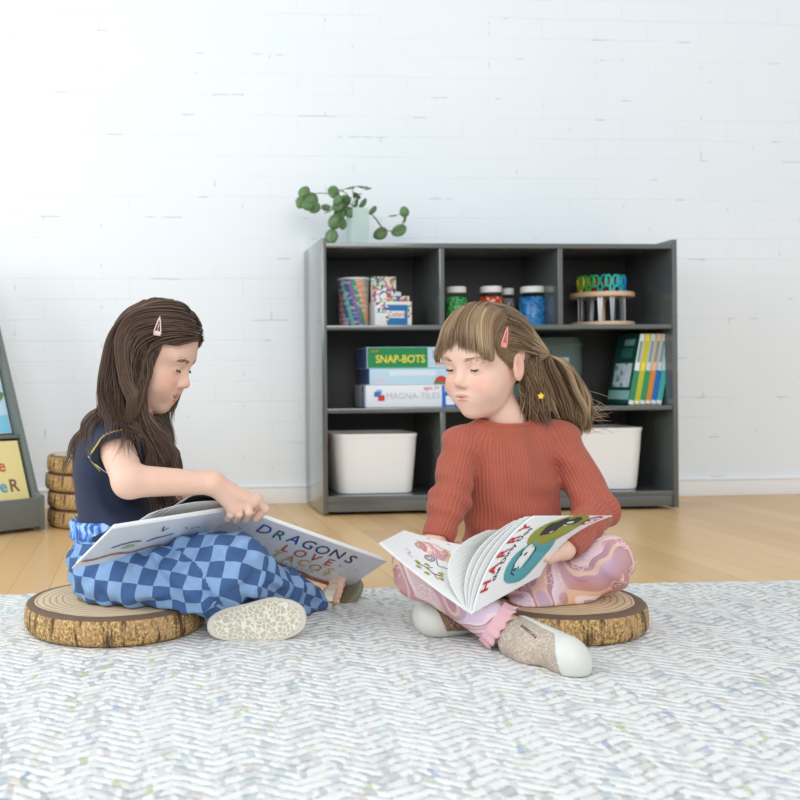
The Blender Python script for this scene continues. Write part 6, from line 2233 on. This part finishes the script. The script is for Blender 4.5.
    def cap(P):
        Q = H.loc(P)
        d = H.cranium(Q) - .0022
        cut = np.maximum(Q[:, 0] - (.046 - .22 * np.clip(.095 - Q[:, 2], 0, .07)), -(Q[:, 2] + .045))
        cut = np.maximum(cut, np.where(Q[:, 0] > -.022, -(Q[:, 2] - .028), -9))
        return smax(d, cut, .006)
    sdf_object('scalp_hair', cap, H.o - .13, H.o + .14, .004, simple('hair_under_blonde', (116, 92, 70), .7), hair)
    mb = MB()
    dirv = np.array([.75, 0, -.62]); e1 = np.array([0, 1, 0]); e2 = np.cross(dirv, e1); e2 /= np.linalg.norm(e2)
    mb.tube([tie + (e1 * math.cos(a) + e2 * math.sin(a)) * .0075 for a in np.linspace(0, 2 * PI, 21)[:-1]], .0036, 6, closed=True)
    mb.build('hair_tie', simple('tie_black', (24, 24, 26), .7), hair, smooth=True)
    c0 = at(541, 396, 1.745)
    mb = MB()
    pts = []
    for k in range(10):
        a = PI * k / 5 + .3; r = .0068 if k % 2 == 0 else .0036
        pts.append((r * math.cos(a), r * math.sin(a)))
    mb.prism(pts, (1, 0, 0), (0, .1, .99), c0, .003, (0, 1, -.1)); mb.build('star_clip', simple('clip_yellow', (238, 205, 60), .4), hair)
    hair_clip(R, H, at(503.5, 347, 1.665), at(507, 327, 1.668), .0048, (226, 140, 132))
hair_right()
# ------------------------------------------------------------------ paperback held by the girl on the right
def book_right():
    A = at(473, 613, 1.510); Bc = at(534, 516, 1.545); C = at(613, 516, 1.640); D = at(540, 576, 1.640)
    E = at(380, 542, 1.535); Fp = at(404, 530, 1.700); G = at(508, 552, 1.665)
    t = thing('picture_book', 'open paperback with red title lettering standing in the lap of the child in rust', 'book', A)
    glossy = simple('paperback_cover_white', (240, 240, 240), .25)
    front = Sheet(A, Bc, C, D, bow_top=np.array([-.014, 0, .012]))
    if front.n[1] > 0: front.n = -front.n
    left = Sheet(E, A, G, Fp, bow_top=np.array([0, 0, -.004]))
    if left.n[2] < 0: left.n = -left.n
    mb = MB(); front.solid(mb, .0014, -.0014, nu=20); fc = mb.build('front_cover', glossy, t)
    mb = MB(); left.solid(mb, .0014, -.0034, nu=16); mb.build('back_cover', glossy, t)
    mb = MB(); left.solid(mb, .0016, -.0016, .004, .996, .004, .99, nu=16); pg = mb.build('page_block', PAPER, t)
    # leaves standing in a curve between the open page and the front cover
    inward = np.array([-.9, 0, .25])
    for k, (f, bow) in enumerate(((.06, .052), (.66, .036), (.80, .030), (.90, .024))):
        tip = lerp(at(486, 531, 1.56), Bc - front.n * .003 + np.array([-.004, .002, .0]), f)
        far = tip + (C - Bc) * .97
        sh = Sheet(A + inward * .0016 * (6 - k), tip, far, G + (D - G) * f, bow_top=inward * bow, bow_bot=inward * bow * .8)
        mb = MB(); sh.solid(mb, .0006, 0, nu=18); mb.build('page', PAPER, t)
    W = np.linalg.norm(Bc - A); Hh = np.linalg.norm(D - A)
    e = .0009
    red, blk = inks['red'], inks['black']
    mb = MB()
    for i, ch in enumerate('HARRY'):
        front.text(mb, ch, .027, .20 + .158 * i, .080, W, Hh, e, 0, 0, .0010, 1.05)
    mb.build('title_lettering', red, fc)
    mb = MB()
    front.text(mb, 'the Dirty Dog', .0155, .52, .165, W, Hh, e, 0, 0, .0003, 1.25)
    mb.build('subtitle_lettering', blk, fc)
    # plain picture areas: teal and olive ground with loose black and white patches
    mb = MB()
    front.blob(mb, .36, .56, .28, .28, e, 0, .04, .4); front.blob(mb, .76, .56, .26, .29, e * .8, 1, .04, 1.1)
    mb.build('cover_ground', [simple('ground_teal', (80, 160, 170)), simple('ground_olive', (150, 152, 60))], fc)
    mb = MB()
    front.blob(mb, .36, .46, .15, .085, e * 1.6, 0, .08, .7, .2); front.blob(mb, .50, .42, .06, .05, e * 1.7, 0, .1, 2)
    front.blob(mb, .33, .50, .030, .022, e * 2.2, 1, .05); front.blob(mb, .44, .44, .022, .018, e * 2.2, 1, .05); front.blob(mb, .27, .42, .018, .02, e * 2.2, 1, .05)
    front.line(mb, [(.20, .46), (.24, .39), (.34, .36), (.44, .37), (.52, .35)], .006, e * 2.2, 1)
    front.line(mb, [(.22, .54), (.32, .57), (.46, .56), (.52, .50)], .006, e * 2.2, 1)
    front.blob(mb, .80, .46, .15, .10, e * 1.6, 1, .12, .3, -.2); front.blob(mb, .90, .60, .07, .09, e * 1.7, 1, .1, 2, .2)
    front.blob(mb, .76, .50, .05, .022, e * 2.2, 0, .06, 1); front.blob(mb, .88, .58, .02, .045, e * 2.2, 0, .06, 1)
    mb.build('cover_picture', [simple('patch_white', (236, 236, 234)), simple('patch_black', (52, 46, 48))], fc)
    mb = MB(); front.blob(mb, .90, .84, .10, .075, e * 1.6, 0, 0); mb.build('badge', red, fc)
    mb = MB(); front.text(mb, '60', .026, .90, .84, W, Hh, e * 2.4, 0, 0, .001); mb.build('badge_lettering', WHITE, fc)
    mb = MB()
    for k in range(26):
        front.line(mb, [(.30 + .024 * k, .775), (.313 + .024 * k, .775)], .006, e, 0)
    mb.build('author_line', inks['grey'], fc)
    # drawing on the open left page: soft vehicle shapes, a bough and leaves
    mb = MB(); o = .0006
    def ring(u, v, ru, rv, w, mi):
        left.line(mb, [(u + ru * math.cos(a), v + rv * math.sin(a)) for a in np.linspace(0, 2 * PI, 21)], w, o * 1.6, mi)
    left.blob(mb, .50, .62, .10, .10, o, 1, .12, .3); left.blob(mb, .62, .55, .07, .08, o * 1.1, 1, .1, 1.0); left.blob(mb, .45, .72, .06, .06, o, 4, .1, .2)
    mb2, mb = mb, MB()
    ring(.26, .62, .055, .075, .006, 0); ring(.40, .42, .045, .06, .007, 0); ring(.26, .62, .03, .04, .004, 0); ring(.40, .42, .022, .032, .005, 0)
    left.line(mb, [(.18, .72), (.30, .76), (.36, .58), (.44, .50), (.50, .36), (.62, .40)], .005, o * 1.7, 0)
    left.line(mb, [(.60, .80), (.72, .70), (.80, .60), (.88, .48), (.93, .36)], .007, o * 1.7, 0); left.line(mb, [(.56, .88), (.70, .78), (.84, .66), (.94, .5)], .004, o * 1.7, 0)
    for q in ((.70, .50), (.76, .56), (.72, .40), (.80, .44), (.84, .36), (.66, .46)): ring(q[0], q[1], .016, .02, .004, 5)
    pens = [simple('pen_grey', (128, 126, 140)), simple('wash_yellow', (228, 204, 130)), simple('bough_dark', (92, 84, 80)), simple('leaf_wash', (164, 172, 78)), simple('wash_peach', (228, 190, 150)), simple('pen_mauve', (150, 124, 140))]
    mb2.build('wash_drawing', pens, pg); mb.build('pen_drawing', pens, pg); mb = MB()
    left.line(mb, [(.34, .16), (.42, .20), (.52, .17), (.60, .22)], .006, o * 1.8, 2); left.line(mb, [(.44, .20), (.48, .27)], .004, o * 1.8, 2); left.line(mb, [(.52, .17), (.58, .12)], .004, o * 1.8, 2)
    mb.build('bough_drawing', pens, pg); mb = MB()
    for u, v in ((.34, .20), (.38, .12), (.47, .11), (.57, .25), (.60, .17), (.42, .26)): left.blob(mb, u, v, .030, .022, o * 1.4, 3, .1, u * 9, .6)
    mb.build('foliage_print', pens, pg); mb = MB()
    for u, v in ((.80, .10), (.84, .13), (.88, .09), (.86, .18), (.91, .13)): left.blob(mb, u, v, .032, .028, o * 1.4, 3, .1, u * 9, .9)
    left.line(mb, [(.18, .34), (.24, .30), (.22, .24), (.28, .22)], .003, o * 1.6, 0)
    mb.build('foliage_print', pens, pg)
book_right()
# ------------------------------------------------------------------ light: daylight from big windows on the left and behind the camera
w = bpy.data.worlds.new('daylight'); SC.world = w; w.use_nodes = True
bg = w.node_tree.nodes['Background']
bg.inputs[0].default_value = (.86, .93, 1.0, 1); bg.inputs[1].default_value = .85
def area(name, loc, target, sx, sy, power, col):
    l = bpy.data.lights.new(name, 'AREA'); l.shape = 'RECTANGLE'; l.size = sx; l.size_y = sy; l.energy = power; l.color = col
    o = bpy.data.objects.new(name, l); COL.objects.link(o)
    o.location = loc
    o.rotation_euler = (Vector(target) - Vector(loc)).to_track_quat('-Z', 'Y').to_euler()
    return o
area('window_daylight', (-3.0, 1.2, 1.9), (.4, 2.3, .4), 2.6, 2.0, 72, (.90, .96, 1.0))
area('window_daylight', (.2, -2.4, 2.3), (.4, 2.4, .5), 3.2, 2.0, 85, (1.0, .985, .96))
SC.view_settings.view_transform = 'Standard'
SC.view_settings.look = 'None'
SC.view_settings.gamma = 1
SC.view_settings.exposure = 0.0
SC.render.film_transparent = False
